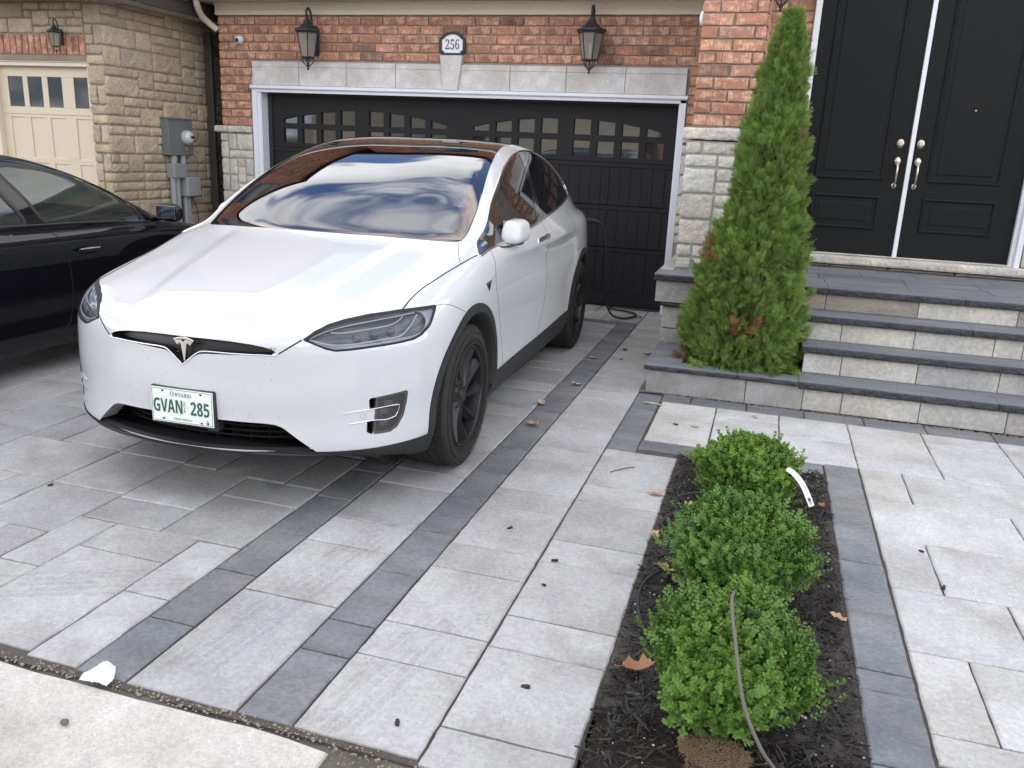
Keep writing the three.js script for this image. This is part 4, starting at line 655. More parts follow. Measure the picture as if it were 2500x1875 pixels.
{ const g = tube([[0, .006, 0], [.03, .01, .01], [.06, .008, 0], [.11, .006, .02]], .004, 14, 6); const p = geoOf([0, .01, -.012, .035, .016, .004, .0, .012, .016, -.03, .012, .006, .05, .012, -.01], [0, 1, 2, 0, 2, 3, 1, 4, 2]); const o = solo('torn_leaf', 'pale green torn leaf on the dark border by the planter corner', 'torn leaf', [g, p], std([.50, .53, .30], .6, { side: THREE.DoubleSide })); o.position.set(-.645, .001, 3.55); }
function chip(label, x, z, l, turn, seed) { l *= .8; const r = rng(seed), g = new THREE.BoxGeometry(l, .006, l * .38, 4, 1, 2), p = g.attributes.position; for (let i = 0; i < p.count; i++) { const q = 1 - Math.abs(p.getX(i)) / l; p.setXYZ(i, p.getX(i), p.getY(i) + (r() - .5) * .003 + Math.sin(p.getX(i) / l * 4) * .002, p.getZ(i) * (.3 + q) + Math.sin(p.getX(i) / l * 5) * l * .06); } g.computeVertexNormals(); const o = solo('bark_chip', label, 'bark chip', g, std([.032, .026, .022], .85)); o.position.set(x, .004, z); o.rotation.y = turn; }
chip('dark bark chip on the pale slab beside the kerb joint', -.85, 7.09, .036, -1.0, 1); chip('dark bark chip on the slab left of the mulch bed', -.55, 6.80, .036, .1, 2); chip('thin dark bark chip on the pale slab above the long joint', -.66, 6.17, .026, -.5, 3);
chip('dark bark chip in the joint between two pale slabs', -.67, 5.96, .035, .2, 4); chip('bent dark sliver on the pale slab near the second dark band', -.93, 5.74, .03, .8, 5); chip('dark bark sliver on the white slab near the planter', -.41, 3.93, .045, -.5, 6); chip('dark sliver on the slab by the garage', -1.02, 2.39, .03, .3, 7);
chip('short dark twig on the grey slab near the bumper', -3.06, 6.12, .03, .9, 8); chip('dark sliver beside the right border', .80, 5.28, .03, -.8, 9); chip('small dark twig in the joint of the right walk', .835, 5.6, .03, 1.4, 10);
solo('twig', 'thin curved twig on the pale slab left of the mulch bed', 'twig', tube([[-.64, .004, 4.90], [-.60, .006, 4.85], [-.55, .008, 4.80], [-.53, .006, 4.79]], .0022, 12, 5), std([.04, .03, .022], .9));
solo('pebble', 'small grey pebble on the concrete pavement', 'pebble', new THREE.IcosahedronGeometry(.011, 1).scale(1.2, .7, 1).translate(-1.72, .004, 7.41), std([.12, .115, .11], .9));
{ // crumpled paper at the kerb joint
  const g = new THREE.PlaneGeometry(.105, .085, 26, 22), p = g.attributes.position, r = rng(31); g.rotateX(-Math.PI / 2);
  for (let i = 0; i < p.count; i++) { const x = p.getX(i), z = p.getZ(i), a = Math.atan2(z, x), e = .75 + .25 * fbm(a / 6.283 + .5, .3, 9, 4, 2, 6); p.setXYZ(i, x * e * (1 - .55 * clamp(-z / .05)), .004 + .040 * fbm(x * 3 + .5, z * 3 + .5, 9, 9, 3, 93) * (.35 + .65 * clamp(1.2 - Math.hypot(x, z + .01) / .06)) + .016 * clamp(-z / .05), z * e); }
  g.computeVertexNormals(); const o = solo('paper_scrap', 'crumpled white paper scrap lying on the kerb joint', 'paper', g, std([.60, .605, .61], .8, { side: THREE.DoubleSide })); o.position.set(-1.775, .002, 7.215); o.rotation.y = .1;
}
// charging cable from the car's tail to the floor and along the garage door
const cable = thing('charging_cable', 'black charging cable plugged in behind the white car and looped on the floor', 'cable');
part(cable, 'plug', tube([[-1.70, .99, 1.28], [-1.62, 1.0, 1.12], [-1.55, .985, 1.06]], .026, 16, 10), black);
part(cable, 'cord', tube([[-1.56, .99, 1.07], [-1.51, .95, 1.02], [-1.485, .80, .98], [-1.475, .5, .92], [-1.46, .22, .85], [-1.40, .06, .78], [-1.31, .018, .70], [-1.24, .018, .62], [-1.20, .02, .52], [-1.22, .02, .40], [-1.32, .02, .30], [-1.45, .02, .24], [-1.55, .022, .20], [-1.50, .03, .14], [-1.35, .018, .10], [-1.15, .016, .085], [-1.02, .016, .08]], .0105, 140, 9), black);

// faint rubber prints of tyre treads on the slabs
{
  const n = 256, a = new Uint8Array(n * n * 4), r = rng(3);
  for (let j = 0; j < n; j++) for (let i = 0; i < n; i++) { const u = i / n, v = j / n, rib = [[.05, .18], [.23, .38], [.43, .57], [.62, .77], [.82, .95]].findIndex(([p, q]) => u > p && u < q); let k = 0; if (rib >= 0) { const t = (v * 26 + [0, .4, .2, .6, .1][rib] + (rib - 2) * (u - .5) * 4) % 1; k = t > .16 ? 1 : .25; } k *= sstep(.30, .62, fbm(u, v, 6, 9, 4, 5)) * .9; const q = (j * n + i) * 4; a[q] = a[q + 1] = a[q + 2] = k * 255; a[q + 3] = 255; }
  const t = new THREE.DataTexture(a, n, n); t.magFilter = THREE.LinearFilter; t.needsUpdate = true;
  const rub = std([.21, .195, .195], .9, { alphaMap: t, transparent: true, opacity: .12 });
  const mark = (label, x, z, w, l, turn) => { const g = new THREE.PlaneGeometry(w, l); g.rotateX(-Math.PI / 2); const o = solo('tyre_mark', label, 'tyre mark', g, rub); o.position.set(x, .0034, z); o.rotation.y = turn; };
  mark('faint tyre print running across the large slab at the far left of the kerb', -2.42, 6.86, .20, 1.15, -1.12);
  mark('faint tyre print on the slab right of the second dark band at the kerb', -.98, 6.88, .19, .72, -.18);
  mark('faint tyre print on the wide slabs between the two dark bands', -1.50, 6.55, .19, 1.1, -.12);
}
// ---- body of the white car: a field (metres, negative inside) whose zero level is the skin
function spline(pts) {                                   // natural cubic through [t, v] pairs, straight beyond the ends
  const n = pts.length, t = pts.map(p => p[0]), v = pts.map(p => p[1]), m = new Array(n).fill(0), c = [], d = [];
  c[0] = d[0] = 0;
  for (let i = 1; i < n - 1; i++) {
    const h0 = t[i] - t[i - 1], h1 = t[i + 1] - t[i], b = 2 * (h0 + h1), r = 6 * ((v[i + 1] - v[i]) / h1 - (v[i] - v[i - 1]) / h0);
    const q = b - h0 * c[i - 1]; c[i] = h1 / q; d[i] = (r - h0 * d[i - 1]) / q;
  }
  for (let i = n - 2; i > 0; i--) m[i] = d[i] - c[i] * m[i + 1];
  return x => {
    if (x <= t[0]) { const h = t[1] - t[0], s = (v[1] - v[0]) / h - h * (2 * m[0] + m[1]) / 6; return v[0] + s * (x - t[0]); }
    if (x >= t[n - 1]) { const h = t[n - 1] - t[n - 2], s = (v[n - 1] - v[n - 2]) / h + h * (m[n - 2] + 2 * m[n - 1]) / 6; return v[n - 1] + s * (x - t[n - 1]); }
    let i = 0; while (x > t[i + 1]) i++;
    const h = t[i + 1] - t[i], a = (t[i + 1] - x) / h, b = 1 - a;
    return a * v[i] + b * v[i + 1] + ((a * a * a - a) * m[i] + (b * b * b - b) * m[i + 1]) * h * h / 6;
  };
}
const smax = (a, b, r) => { const h = Math.max(r - Math.abs(a - b), 0) / r; return Math.max(a, b) + h * h * h * r / 6; };
const smin = (a, b, r) => -smax(-a, -b, r);

const hoodY = spline([[-4.2, 1.12], [-3, 1.17], [-1.5, 1.16], [-.8, 1.165], [-.27, 1.118], [0, 1.065], [.4, .973], [.7, .888], [.93, .80], [1.1, .72]]);
const roofY = spline([[-4.25, .99], [-4.0, 1.17], [-3.6, 1.37], [-3.1, 1.52], [-2.6, 1.628], [-2.1, 1.666], [-1.75, 1.660], [-1.4, 1.614], [-1.1, 1.535], [-.8, 1.42], [-.5, 1.268], [-.27, 1.135], [0, .99], [.3, .84]]);
const sideX = spline([[-4.3, .67], [-4.0, .77], [-3.6, .895], [-3.0, .985], [-2.4, .985], [-1.5, .975], [-.6, .978], [0, .985], [.35, .972], [.7, .93], [1.1, .86]]);
const sideIn = spline([[.15, .10], [.25, .055], [.33, .022], [.42, .012], [.55, .008], [.68, .003], [.78, .0], [.88, .008], [.98, .03], [1.08, .065], [1.3, .16]]);
const glassX = spline([[-4.3, .62], [-3.9, .73], [-3.4, .85], [-2.8, .945], [-2, .988], [-1.2, .985], [-.7, .955], [-.3, .90], [0, .85], [.4, .78]]);
const bowZ = spline([[.1, -.10], [.22, -.03], [.30, .0], [.42, .0], [.55, .004], [.65, .0], [.75, -.008], [.85, -.03], [1, -.09]]);
const belt = y => y < .85 ? sideIn(y) : .0045 + .30 * Math.pow(Math.max(0, y - .80), 2) + 1.6 * Math.pow(Math.max(0, y - 1.0), 2);
// the bonnet's raised middle: a soft edge running from the screen corners to the nose
const crease = (ax, z) => { const q = ax - (.50 - .17 * clamp((z + .3) / 1.2)), f = sstep(-.42, -.1, z) * sstep(.90, .6, z); return f * (.011 * sstep(-.035, .05, q) * (1 - .75 * sstep(.06, .30, q))); };
function lowerBody(ax, y, z, hoodF = hoodY, sideF = sideX, inF = sideIn, bowF = bowZ) {
  const hy = hoodF(z), e = Math.max(0, ax - .32);
  const drop = (.045 * ax * ax + .20 * e * e * e) * (1 - .45 * sstep(.1, -.6, z)) + crease(ax, z);
  const top = (y - hy + drop) * .965;
  const side = ax - sideF(z) + mix(inF(y), belt(y), sstep(.15, -.65, z));
  const a2 = ax * ax, front = (z - (.955 + bowF(y) - .36 * a2 - .26 * a2 * a2 * a2)) / Math.sqrt(1 + Math.pow(.72 * ax + 1.56 * a2 * a2 * ax, 2));
  const rear = (-4.08 + .10 * a2 + .25 * Math.max(0, y - .75) - z);
  const rs = .20 - .11 * sstep(.1, -.9, z);
  let d = smax(top, side, rs);
  d = smax(d, front, .085 + .05 * sstep(.5, .9, ax));
  d = smax(d, rear, .2);
  return smax(d, .19 + .085 * sstep(.30, .78, z) - y, .05);
}
function upperBody(ax, y, z, roofF = roofY, glassF = glassX) {
  const ze = z + .17 * ax * ax, f = Math.max(0, ax - .15);
  const roof = (y - roofF(ze) + .09 * f * f + .10 * f * f * f * f) * (z > -1.4 ? .92 : .97);
  const u = y - 1.05, su = .5 * (u + Math.sqrt(u * u + .0025)), side = (ax - glassF(z) - .008 + .50 * su + .16 * su * su + .45 * Math.max(0, -u - .03)) * .89;
  return smax(smax(roof, side, .13), .9 - y, .02);
}
function carField(x, y, z) { const ax = Math.abs(x); return smin(lowerBody(ax, y, z), upperBody(ax, y, z), .055); }

function carFieldWith(ax, y, z, h, r, s, i, g, b) { return smin(lowerBody(ax, y, z, h, s, i, b), upperBody(ax, y, z, r, g), .055); }
// ---------------------------------------------------------------- skin of the car: surface net of the field, cut along drawn outlines
const table = (f, a, b, n) => { const t = new Float64Array(n + 1); for (let i = 0; i <= n; i++) t[i] = f(a + (b - a) * i / n); return x => { const q = clamp((x - a) / (b - a) * n, 0, n - 1e-6), i = Math.floor(q); return t[i] + (t[i + 1] - t[i]) * (q - i); }; };
function netOf(field, xs, ys, zs) {
  const nx = xs.length, ny = ys.length, nz = zs.length, F = new Float32Array(nx * ny * nz), id = (i, j, k) => (k * ny + j) * nx + i;
  for (let k = 0; k < nz; k++) for (let j = 0; j < ny; j++) for (let i = 0; i < nx; i++) F[id(i, j, k)] = field(xs[i], ys[j], zs[k]);
  const V = new Int32Array(nx * ny * nz).fill(-1), P = [], I = [];
  const E = [[0, 1], [2, 3], [4, 5], [6, 7], [0, 2], [1, 3], [4, 6], [5, 7], [0, 4], [1, 5], [2, 6], [3, 7]];
  for (let k = 0; k < nz - 1; k++) for (let j = 0; j < ny - 1; j++) for (let i = 0; i < nx - 1; i++) {
    const f = []; let m = 0; for (let c = 0; c < 8; c++) { const v = F[id(i + (c & 1), j + ((c >> 1) & 1), k + (c >> 2))]; f.push(v); if (v < 0) m |= 1 << c; }
    if (m === 0 || m === 255) continue;
    let x = 0, y = 0, z = 0, n = 0;
    for (const [a, b] of E) if ((f[a] < 0) !== (f[b] < 0)) { const t = f[a] / (f[a] - f[b]); x += mix(a & 1, b & 1, t); y += mix((a >> 1) & 1, (b >> 1) & 1, t); z += mix(a >> 2, b >> 2, t); n++; }
    x /= n; y /= n; z /= n; V[id(i, j, k)] = P.length / 3;
    P.push(mix(xs[i], xs[i + 1], x), mix(ys[j], ys[j + 1], y), mix(zs[k], zs[k + 1], z));
  }
  const quad = (a, b, c, d, flip) => { if (a < 0 || b < 0 || c < 0 || d < 0) return; flip ? I.push(a, c, b, a, d, c) : I.push(a, b, c, a, c, d); };
  for (let k = 1; k < nz - 1; k++) for (let j = 1; j < ny - 1; j++) for (let i = 1; i < nx - 1; i++) {
    const a = F[id(i, j, k)] < 0;
    if (a !== F[id(i + 1, j, k)] < 0) quad(V[id(i, j - 1, k - 1)], V[id(i, j, k - 1)], V[id(i, j, k)], V[id(i, j - 1, k)], !a);
    if (a !== F[id(i, j + 1, k)] < 0) quad(V[id(i - 1, j, k - 1)], V[id(i, j, k - 1)], V[id(i, j, k)], V[id(i - 1, j, k)], a);
    if (a !== F[id(i, j, k + 1)] < 0) quad(V[id(i - 1, j - 1, k)], V[id(i, j - 1, k)], V[id(i, j, k)], V[id(i - 1, j, k)], !a);
  }
  return { P, I };
}
function gradOf(field, x, y, z) { const e = .003, g = [field(x + e, y, z) - field(x - e, y, z), field(x, y + e, z) - field(x, y - e, z), field(x, y, z + e) - field(x, y, z - e)], l = Math.hypot(...g) || 1; return [g[0] / l, g[1] / l, g[2] / l, l / (2 * e)]; }
function onSkin(field, p) { let [x, y, z] = p; for (let k = 0; k < 5; k++) { const f = field(x, y, z), g = gradOf(field, x, y, z); const s = f / Math.max(.3, g[3]); x -= g[0] * s; y -= g[1] * s; z -= g[2] * s; } return [x, y, z]; }
function skinMesh(field, fast, xs, ys, zs) {
  const m = netOf(fast, xs, ys, zs), P = m.P, N = new Array(P.length);
  for (let i = 0; i < P.length; i += 3) { const q = onSkin(field, [P[i], P[i + 1], P[i + 2]]), g = gradOf(field, ...q); for (let c = 0; c < 3; c++) { P[i + c] = q[c]; N[i + c] = g[c]; } }
  return { P, N, I: m.I };
}
// split a mesh by the sign of f(x, y, z, nx, ny, nz): [inside, outside]
function cut(mesh, f) {
  const { P, N, I } = mesh, n = P.length / 3, d = new Float64Array(n), out = [0, 1].map(() => ({ P: [], N: [], I: [], map: new Map() }));
  for (let i = 0; i < n; i++) { d[i] = f(P[3 * i], P[3 * i + 1], P[3 * i + 2], N[3 * i], N[3 * i + 1], N[3 * i + 2]); if (Math.abs(d[i]) < 1e-7) d[i] = 1e-7; }
  const vert = (o, a) => { let k = o.map.get(a); if (k === undefined) { k = o.P.length / 3; o.map.set(a, k); for (let c = 0; c < 3; c++) { o.P.push(P[3 * a + c]); o.N.push(N[3 * a + c]); } } return k; };
  const edge = (o, a, b) => { if (a > b) [a, b] = [b, a]; const key = a * n + b + n; let k = o.map.get(key); if (k === undefined) { k = o.P.length / 3; o.map.set(key, k); const t = d[a] / (d[a] - d[b]); for (let c = 0; c < 3; c++) { o.P.push(mix(P[3 * a + c], P[3 * b + c], t)); o.N.push(mix(N[3 * a + c], N[3 * b + c], t)); } } return k; };
  for (let t = 0; t < I.length; t += 3) {
    const v = [I[t], I[t + 1], I[t + 2]], s = v.map(a => d[a] < 0);
    if (s[0] === s[1] && s[1] === s[2]) { const o = out[s[0] ? 0 : 1]; o.I.push(...v.map(a => vert(o, a))); continue; }
    const k = s[0] === s[1] ? 2 : s[0] === s[2] ? 1 : 0, a = v[k], b = v[(k + 1) % 3], c = v[(k + 2) % 3], oa = out[s[k] ? 0 : 1], ob = out[s[k] ? 1 : 0];
    oa.I.push(vert(oa, a), edge(oa, a, b), edge(oa, a, c)); const e1 = edge(ob, a, b), e2 = edge(ob, a, c), vb = vert(ob, b), vc = vert(ob, c); ob.I.push(e1, vb, vc, e1, vc, e2);
  }
  return out.map(({ P, N, I }) => ({ P, N, I }));
}
function toGeo(m, off = 0) { const P = off ? m.P.map((p, i) => p + m.N[i] * off) : m.P, g = new THREE.BufferGeometry(); g.setAttribute('position', new THREE.Float32BufferAttribute(P, 3)); g.setAttribute('normal', new THREE.Float32BufferAttribute(m.N, 3)); g.setAttribute('uv', new THREE.Float32BufferAttribute(new Float32Array(P.length / 3 * 2), 2)); g.setIndex(m.I); return g; }
function rimEdges(m) { const e = new Map(); for (let t = 0; t < m.I.length; t += 3) for (let k = 0; k < 3; k++) { const a = m.I[t + k], b = m.I[t + (k + 1) % 3], key = a < b ? a + '_' + b : b + '_' + a; e.has(key) ? e.set(key, null) : e.set(key, [a, b]); } return [...e.values()].filter(Boolean); }
function walls(m, off, keep) { const P = [], I = []; for (const [a, b] of rimEdges(m)) { const A = m.P.slice(3 * a, 3 * a + 3), B = m.P.slice(3 * b, 3 * b + 3); if (keep && !keep(A, B)) continue; const k = P.length / 3, A2 = off(A, m.N.slice(3 * a, 3 * a + 3)), B2 = off(B, m.N.slice(3 * b, 3 * b + 3)); P.push(...A, ...B, ...B2, ...A2); I.push(k, k + 1, k + 2, k, k + 2, k + 3); } return geoOf(P, I); }
function sdPoly(px, py, q) { let d = 1e9, s = 1; for (let i = 0, j = q.length - 1; i < q.length; j = i++) { const ex = q[j][0] - q[i][0], ey = q[j][1] - q[i][1], wx = px - q[i][0], wy = py - q[i][1], t = clamp((wx * ex + wy * ey) / (ex * ex + ey * ey || 1)); d = Math.min(d, (wx - ex * t) ** 2 + (wy - ey * t) ** 2); const c1 = py >= q[i][1], c2 = py < q[j][1], c3 = ex * wy > ey * wx; if ((c1 && c2 && c3) || (!c1 && !c2 && !c3)) s = -s; } return s * Math.sqrt(d); }
function smooth2(pts, n = 8, closed = true) { const c = new THREE.CatmullRomCurve3(pts.map(p => V3(p[0], p[1], 0)), closed, 'centripetal'); return c.getPoints(pts.length * n).slice(0, closed ? -1 : undefined).map(p => [p.x, p.y]); }
const range = (a, b, st) => { const n = Math.round((b - a) / st); return Array.from({ length: n + 1 }, (_, i) => a + (b - a) * i / n); };

// ---------------------------------------------------------------- the white electric car
const CAR = { pos: [-2.3396, 0, 5.1296], yaw: 1.709 * D };
const car = thing('white_car', 'white electric crossover with glass roof and black wheels parked before the garage', 'car', CAR.pos, CAR.yaw);
const paint = phys([.55, .562, .575], .38, { clearcoat: 1, clearcoatRoughness: .012, ior: 1.5 }), gloss = phys([.012, .012, .014], .12, { clearcoat: 1, clearcoatRoughness: .02 });
const carGlass = std([.165, .173, .19], .015, { metalness: 1 }), fritM = std([.20, .175, .17], .05, { metalness: 1 }), roofGlass = std([.26, .20, .19], .015, { metalness: 1 });
const underM = std([.035, .034, .033], .9);
const plastic = std([.018, .019, .021], .62, { bumpMap: scaled(cementBump, 5), bumpScale: .0004 }), chrome = std([.80, .80, .80], .14, { metalness: 1 }), darkVoid = std([.006, .006, .007], .9), gapM = std([.012, .012, .013], .8);
{
  const hT = table(hoodY, -4.4, 1.2, 4000), rT = table(roofY, -4.4, 1.2, 4000), sT = table(sideX, -4.4, 1.2, 2000), iT = table(sideIn, 0, 1.8, 2000), gT = table(glassX, -4.4, 1.2, 2000), bT = table(bowZ, 0, 1.8, 2000);
  const fast = (x, y, z) => carFieldWith(Math.abs(x), y, z, hT, rT, sT, iT, gT, bT), exact = (x, y, z) => carField(x, y, z);
  let skin = skinMesh(exact, fast, range(-1.03, 1.03, .0155), range(.16, 1.72, .0145), [...range(-4.32, .08, .024), ...range(.09, 1.0, .0105)]);
  const ax = Math.abs, sk = p => onSkin(exact, p);
  const both = fn => [1, -1].map(fn);
  const line = (pts, s, off = 0) => { const c = new THREE.CatmullRomCurve3(pts.map(p => V3(p[0] * s, p[1], p[2])), false, 'centripetal'), n = pts.length * 6; return Array.from({ length: n + 1 }, (_, i) => { const q = sk(c.getPoint(i / n).toArray()), g = gradOf(exact, ...q); return V3(q[0] + g[0] * off, q[1] + g[1] * off, q[2] + g[2] * off); }); };
  const skX = (s, y, z) => { let x = .98 * s; for (let k = 0; k < 12; k++) { const f = exact(x, y, z), g = (exact(x + .002, y, z) - exact(x - .002, y, z)) / .004; x -= clamp(f / (Math.abs(g) < .15 ? .15 * s : g), -.08, .08); } return [x, y, z]; };
  const seam = (pts, s, r, off = -r * .35) => { const q = line(pts, s, off); return new THREE.TubeGeometry(new THREE.CatmullRomCurve3(q), q.length * 2, r, 6); };
  // wheel openings
  const hubs = [[-.045, .37], [-2.985, .37]];
  const arch = (r0) => (x, y, z) => Math.max(Math.min(...hubs.map(([hz, hy], i) => Math.hypot((z - hz) * (i ? .98 : .985), y - hy) - r0)), .62 - ax(x));
  let [hole, body] = cut(skin, arch(.434));
  // black lower cladding: arch rings, sills, nose corners, chin
  const chin = smooth2([[.0, .298], [.25, .297], [.48, .312], [.56, .305], [.75, .304], [.86, .309], [1.1, .306]], 4, false);
  const chinY = a => { let i = 0; while (i < chin.length - 2 && a > chin[i + 1][0]) i++; return mix(chin[i][1], chin[i + 1][1], clamp((a - chin[i][0]) / (chin[i + 1][0] - chin[i][0]))); };
  const clad = (x, y, z) => { const ring = arch(.480)(x, y, z), a = ax(x), front = z > .3 ? y - chinY(a) : 1, sill = z <= .3 ? y - (.386 + .02 * sstep(-1.6, -2.5, z)) : 1, tail = z < -3.3 ? y - .42 : 1; return Math.min(ring, front, sill, tail); };
  let cladding; [cladding, body] = cut(body, clad);
  part(car, 'lower_cladding', [toGeo(cladding, .004), walls(cladding, (p, n) => [p[0] - n[0] * .03, p[1] - n[1] * .03, p[2] - n[2] * .03])], plastic);
  for (const s of [1, -1]) for (const [hz, hy] of hubs) { // lip and liner of each arch
    const pts = []; for (let i = 0; i <= 40; i++) { const t = -.12 + (Math.PI + .24) * i / 40, z = hz + Math.cos(t) * .434, y = hy + Math.sin(t) * .434; if (y < .25) continue; const q = sk([.97 * s, y, z]); pts.push(V3(q[0], y, z)); }
    const P = [], I = []; pts.forEach((p, i) => { P.push(p.x + s * .004, p.y, p.z, p.x - s * .02, hy + (p.y - hy) * .975, hz + (p.z - hz) * .975, .60 * s, hy + (p.y - hy) * 1.0, hz + (p.z - hz) * 1.0); if (i) { const a = (i - 1) * 3, b = i * 3; for (let k = 0; k < 2; k++) I.push(a + k, b + k, b + k + 1, a + k, b + k + 1, a + k + 1); } });
    part(car, 'arch_liner', geoOf(P, I), underM);
    part(car, 'inner_wall', cyl(.46, .46, .02, 0, 0, 0, 32).rotateZ(Math.PI / 2).translate(s * .58, hy + .05, hz), underM);
  }
  // lower air opening: white returns at the top and corners, black mouth behind
  const low = [[0, .437], [.17, .435], [.346, .431], [.395, .427], [.425, .416], [.450, .396], [.560, .3045], [.36, .3085], [.1, .302], [0, .301]];
  const lowFull = [...low, ...low.slice(1, -1).reverse().map(([a, b]) => [-a, b])];
  let mouth; [mouth, body] = cut(body, (x, y, z) => z < .5 ? 1 : sdPoly(x, y, lowFull)); let mouth2; [mouth2, cladding] = cut(cladding, (x, y, z) => 1);
  part(car, 'opening_return', walls(mouth, p => [p[0] * .97, p[1] - .012 * (p[1] > .4 ? 1 : 0), p[2] - .085], (A, B) => A[1] + B[1] > .635), paint);
  part(car, 'lower_grille', [bx(-.56, .56, .26, .46, .60, .62), ...[.325, .350, .375, .40].map(y => tube([[-.50, y, .70], [-.3, y, .79], [0, y, .83], [.3, y, .79], [.50, y, .70]], .005, 30, 6)), ...Array.from({ length: 12 }, (_, i) => { const x = -.44 + i * .08; return bx(x - .003, x + .003, .30, .42, .70 - x * x * .3, .80 - x * x * .6); })], darkVoid);
  part(car, 'chin_spoiler', (() => { const P = [], I = [], n = 48, sec = [[-.10, .300], [-.02, .304], [.006, .299], [.010, .292], [.004, .284], [-.03, .277], [-.12, .274]]; for (let i = 0; i <= n; i++) { const x = mix(-.60, .60, i / n), q = sk([x, .302, .9]), fade = 1 - Math.pow(ax(x) / .60, 8); sec.forEach(([dz, y]) => P.push(x, mix(.289, y, Math.max(.2, fade)), q[2] + dz * (dz > 0 ? fade : 1) - .02 * (1 - fade))); if (i) for (let k = 0; k < sec.length - 1; k++) { const a = (i - 1) * sec.length + k, b = a + sec.length; I.push(a, b, b + 1, a, b + 1, a + 1); } } return geoOf(P, I); })(), std([.018, .019, .022], .5));
  // nose slot with its V
  const slot = [[0, .7815], [.12, .781], [.216, .7785], [.30, .772], [.355, .764], [.39, .7545], [.417, .738], [.414, .733], [.345, .7295], [.20, .7235], [.10, .7195], [.078, .7155], [.055, .7035], [.025, .681], [0, .6595]];
  const slotFull = [...slot, ...slot.slice(1, -1).reverse().map(([a, b]) => [-a, b])];
  let nose; [nose, body] = cut(body, (x, y, z) => z < .7 ? 1 : sdPoly(x, y, slotFull));
  part(car, 'nose_slot', [walls(nose, p => [p[0] * .96, mix(p[1], .745, .25), p[2] - .05]), toGeo({ ...nose, P: nose.P.map((v, i) => i % 3 === 2 ? v - .045 : v) })], std([.010, .010, .013], .35));
  const slotLine = slot.slice(6).map(([x, y]) => [x, y, .9]);
  part(car, 'slot_trim', both(s => seam(slotLine, s, .0034, .001)), chrome);
  { const em = (pts, c) => { const g = new THREE.ExtrudeGeometry(new THREE.Shape(pts.map(p => new THREE.Vector2(...p))), { depth: .006, bevelSize: .0012, bevelThickness: .0014, bevelSegments: 2 }); return g; };
    const arc = (r, a0, a1, n, cy) => Array.from({ length: n + 1 }, (_, i) => { const a = mix(a0, a1, i / n); return [Math.sin(a) * r, cy + Math.cos(a) * r]; });
    const topBar = [...arc(.110, -.46, .46, 14, .669), ...arc(.103, .445, -.445, 14, .669)];
    const tee = [...arc(.0985, -.43, -.13, 6, .669), [0, .7565], ...arc(.0985, .13, .43, 6, .669), [.032, .7465], [.0205, .7535], [.013, .7515], [0, .662], [-.013, .7515], [-.0205, .7535], [-.032, .7465]];
    const g = merge([em(topBar), em(tee)]); g.translate(0, 0, .9335); part(car, 'emblem', g, std([.80, .77, .70], .2, { metalness: 1 })); }
  // headlamps, drawn along the corner: u runs outward and back
  const U = (x, z) => (ax(x) - z) * .70711;
  const headTop = [[.501, .7965, .838], [.537, .830, .796], [.576, .8535, .742], [.625, .8695, .684], [.698, .885, .605], [.793, .896, .499], [.849, .8985, .426], [.908, .8995, .311]], headLow = [[.917, .869, .361], [.918, .820, .425], [.902, .788, .484], [.881, .773, .530], [.836, .766, .599], [.762, .759, .684], [.684, .751, .752], [.630, .748, .788], [.592, .758, .806], [.552, .776, .822]];
  const headPoly = [...headTop, ...headLow].map(([x, y, z]) => [U(x, z), y]);
  let lamp; [lamp, body] = cut(body, (x, y, z) => z < .1 || y < .6 ? 1 : sdPoly(U(x, z), y, headPoly));
  let inner, gasket; [inner, gasket] = cut(lamp, (x, y, z) => sdPoly(U(x, z), y, headPoly) + .0085);
  const sideOf = (m, s) => cut(m, x => -x * s)[0];
  const tinted = phys([.60, .62, .65], .04, { specularIntensity: .55, transmission: .95, thickness: 0, ior: 1.5 }), housingM = phys([.13, .135, .145], .25, { clearcoat: .6 }), drlM = std([.72, .74, .76], .25);
  for (const s of [1, -1]) {
    const L = part(car, 'headlamp', [toGeo(sideOf(gasket, s), -.001), walls(sideOf(inner, s), (p, n) => [p[0] - n[0] * .035, p[1] - n[1] * .035, p[2] - n[2] * .035])], gapM);
    part(L, 'lens', toGeo(sideOf(inner, s), -.0012), tinted);
    const hi = sideOf(inner, s), off = -.030; const zones = m => sdPoly(U(m[0], m[2]), m[1], smooth2([[-.212, .800], [-.16, .832], [-.05, .862], [.16, .888], [.325, .884], [.335, .84], [.30, .803], [.18, .789], [.02, .775], [-.13, .777], [-.19, .788]].map(p => p), 3));
    const [deep, rim] = cut(hi, (x, y, z) => zones([x, y, z]));
    part(L, 'reflector', toGeo(deep, off), housingM); part(L, 'bezel', toGeo(rim, -.012), phys([.58, .59, .62], .25, { clearcoat: 1 }));
    const inl = (pts, r, o) => { const q = line(pts, s, o); return new THREE.TubeGeometry(new THREE.CatmullRomCurve3(q), 60, r, 6); };
    part(L, 'light_strip', [inl([[.529, .806, .822], [.586, .839, .764], [.638, .855, .712], [.713, .870, .636], [.786, .882, .550], [.852, .889, .448]], .0026, -.012), inl([[.521, .800, .828], [.562, .789, .814], [.603, .778, .797], [.662, .775, .762], [.779, .788, .659], [.843, .799, .577], [.862, .829, .528], [.866, .878, .450]], .0036, -.010), inl([[.599, .834, .767], [.626, .829, .756], [.729, .841, .671], [.795, .851, .594], [.818, .866, .545], [.821, .879, .510]], .0030, -.014)], drlM);
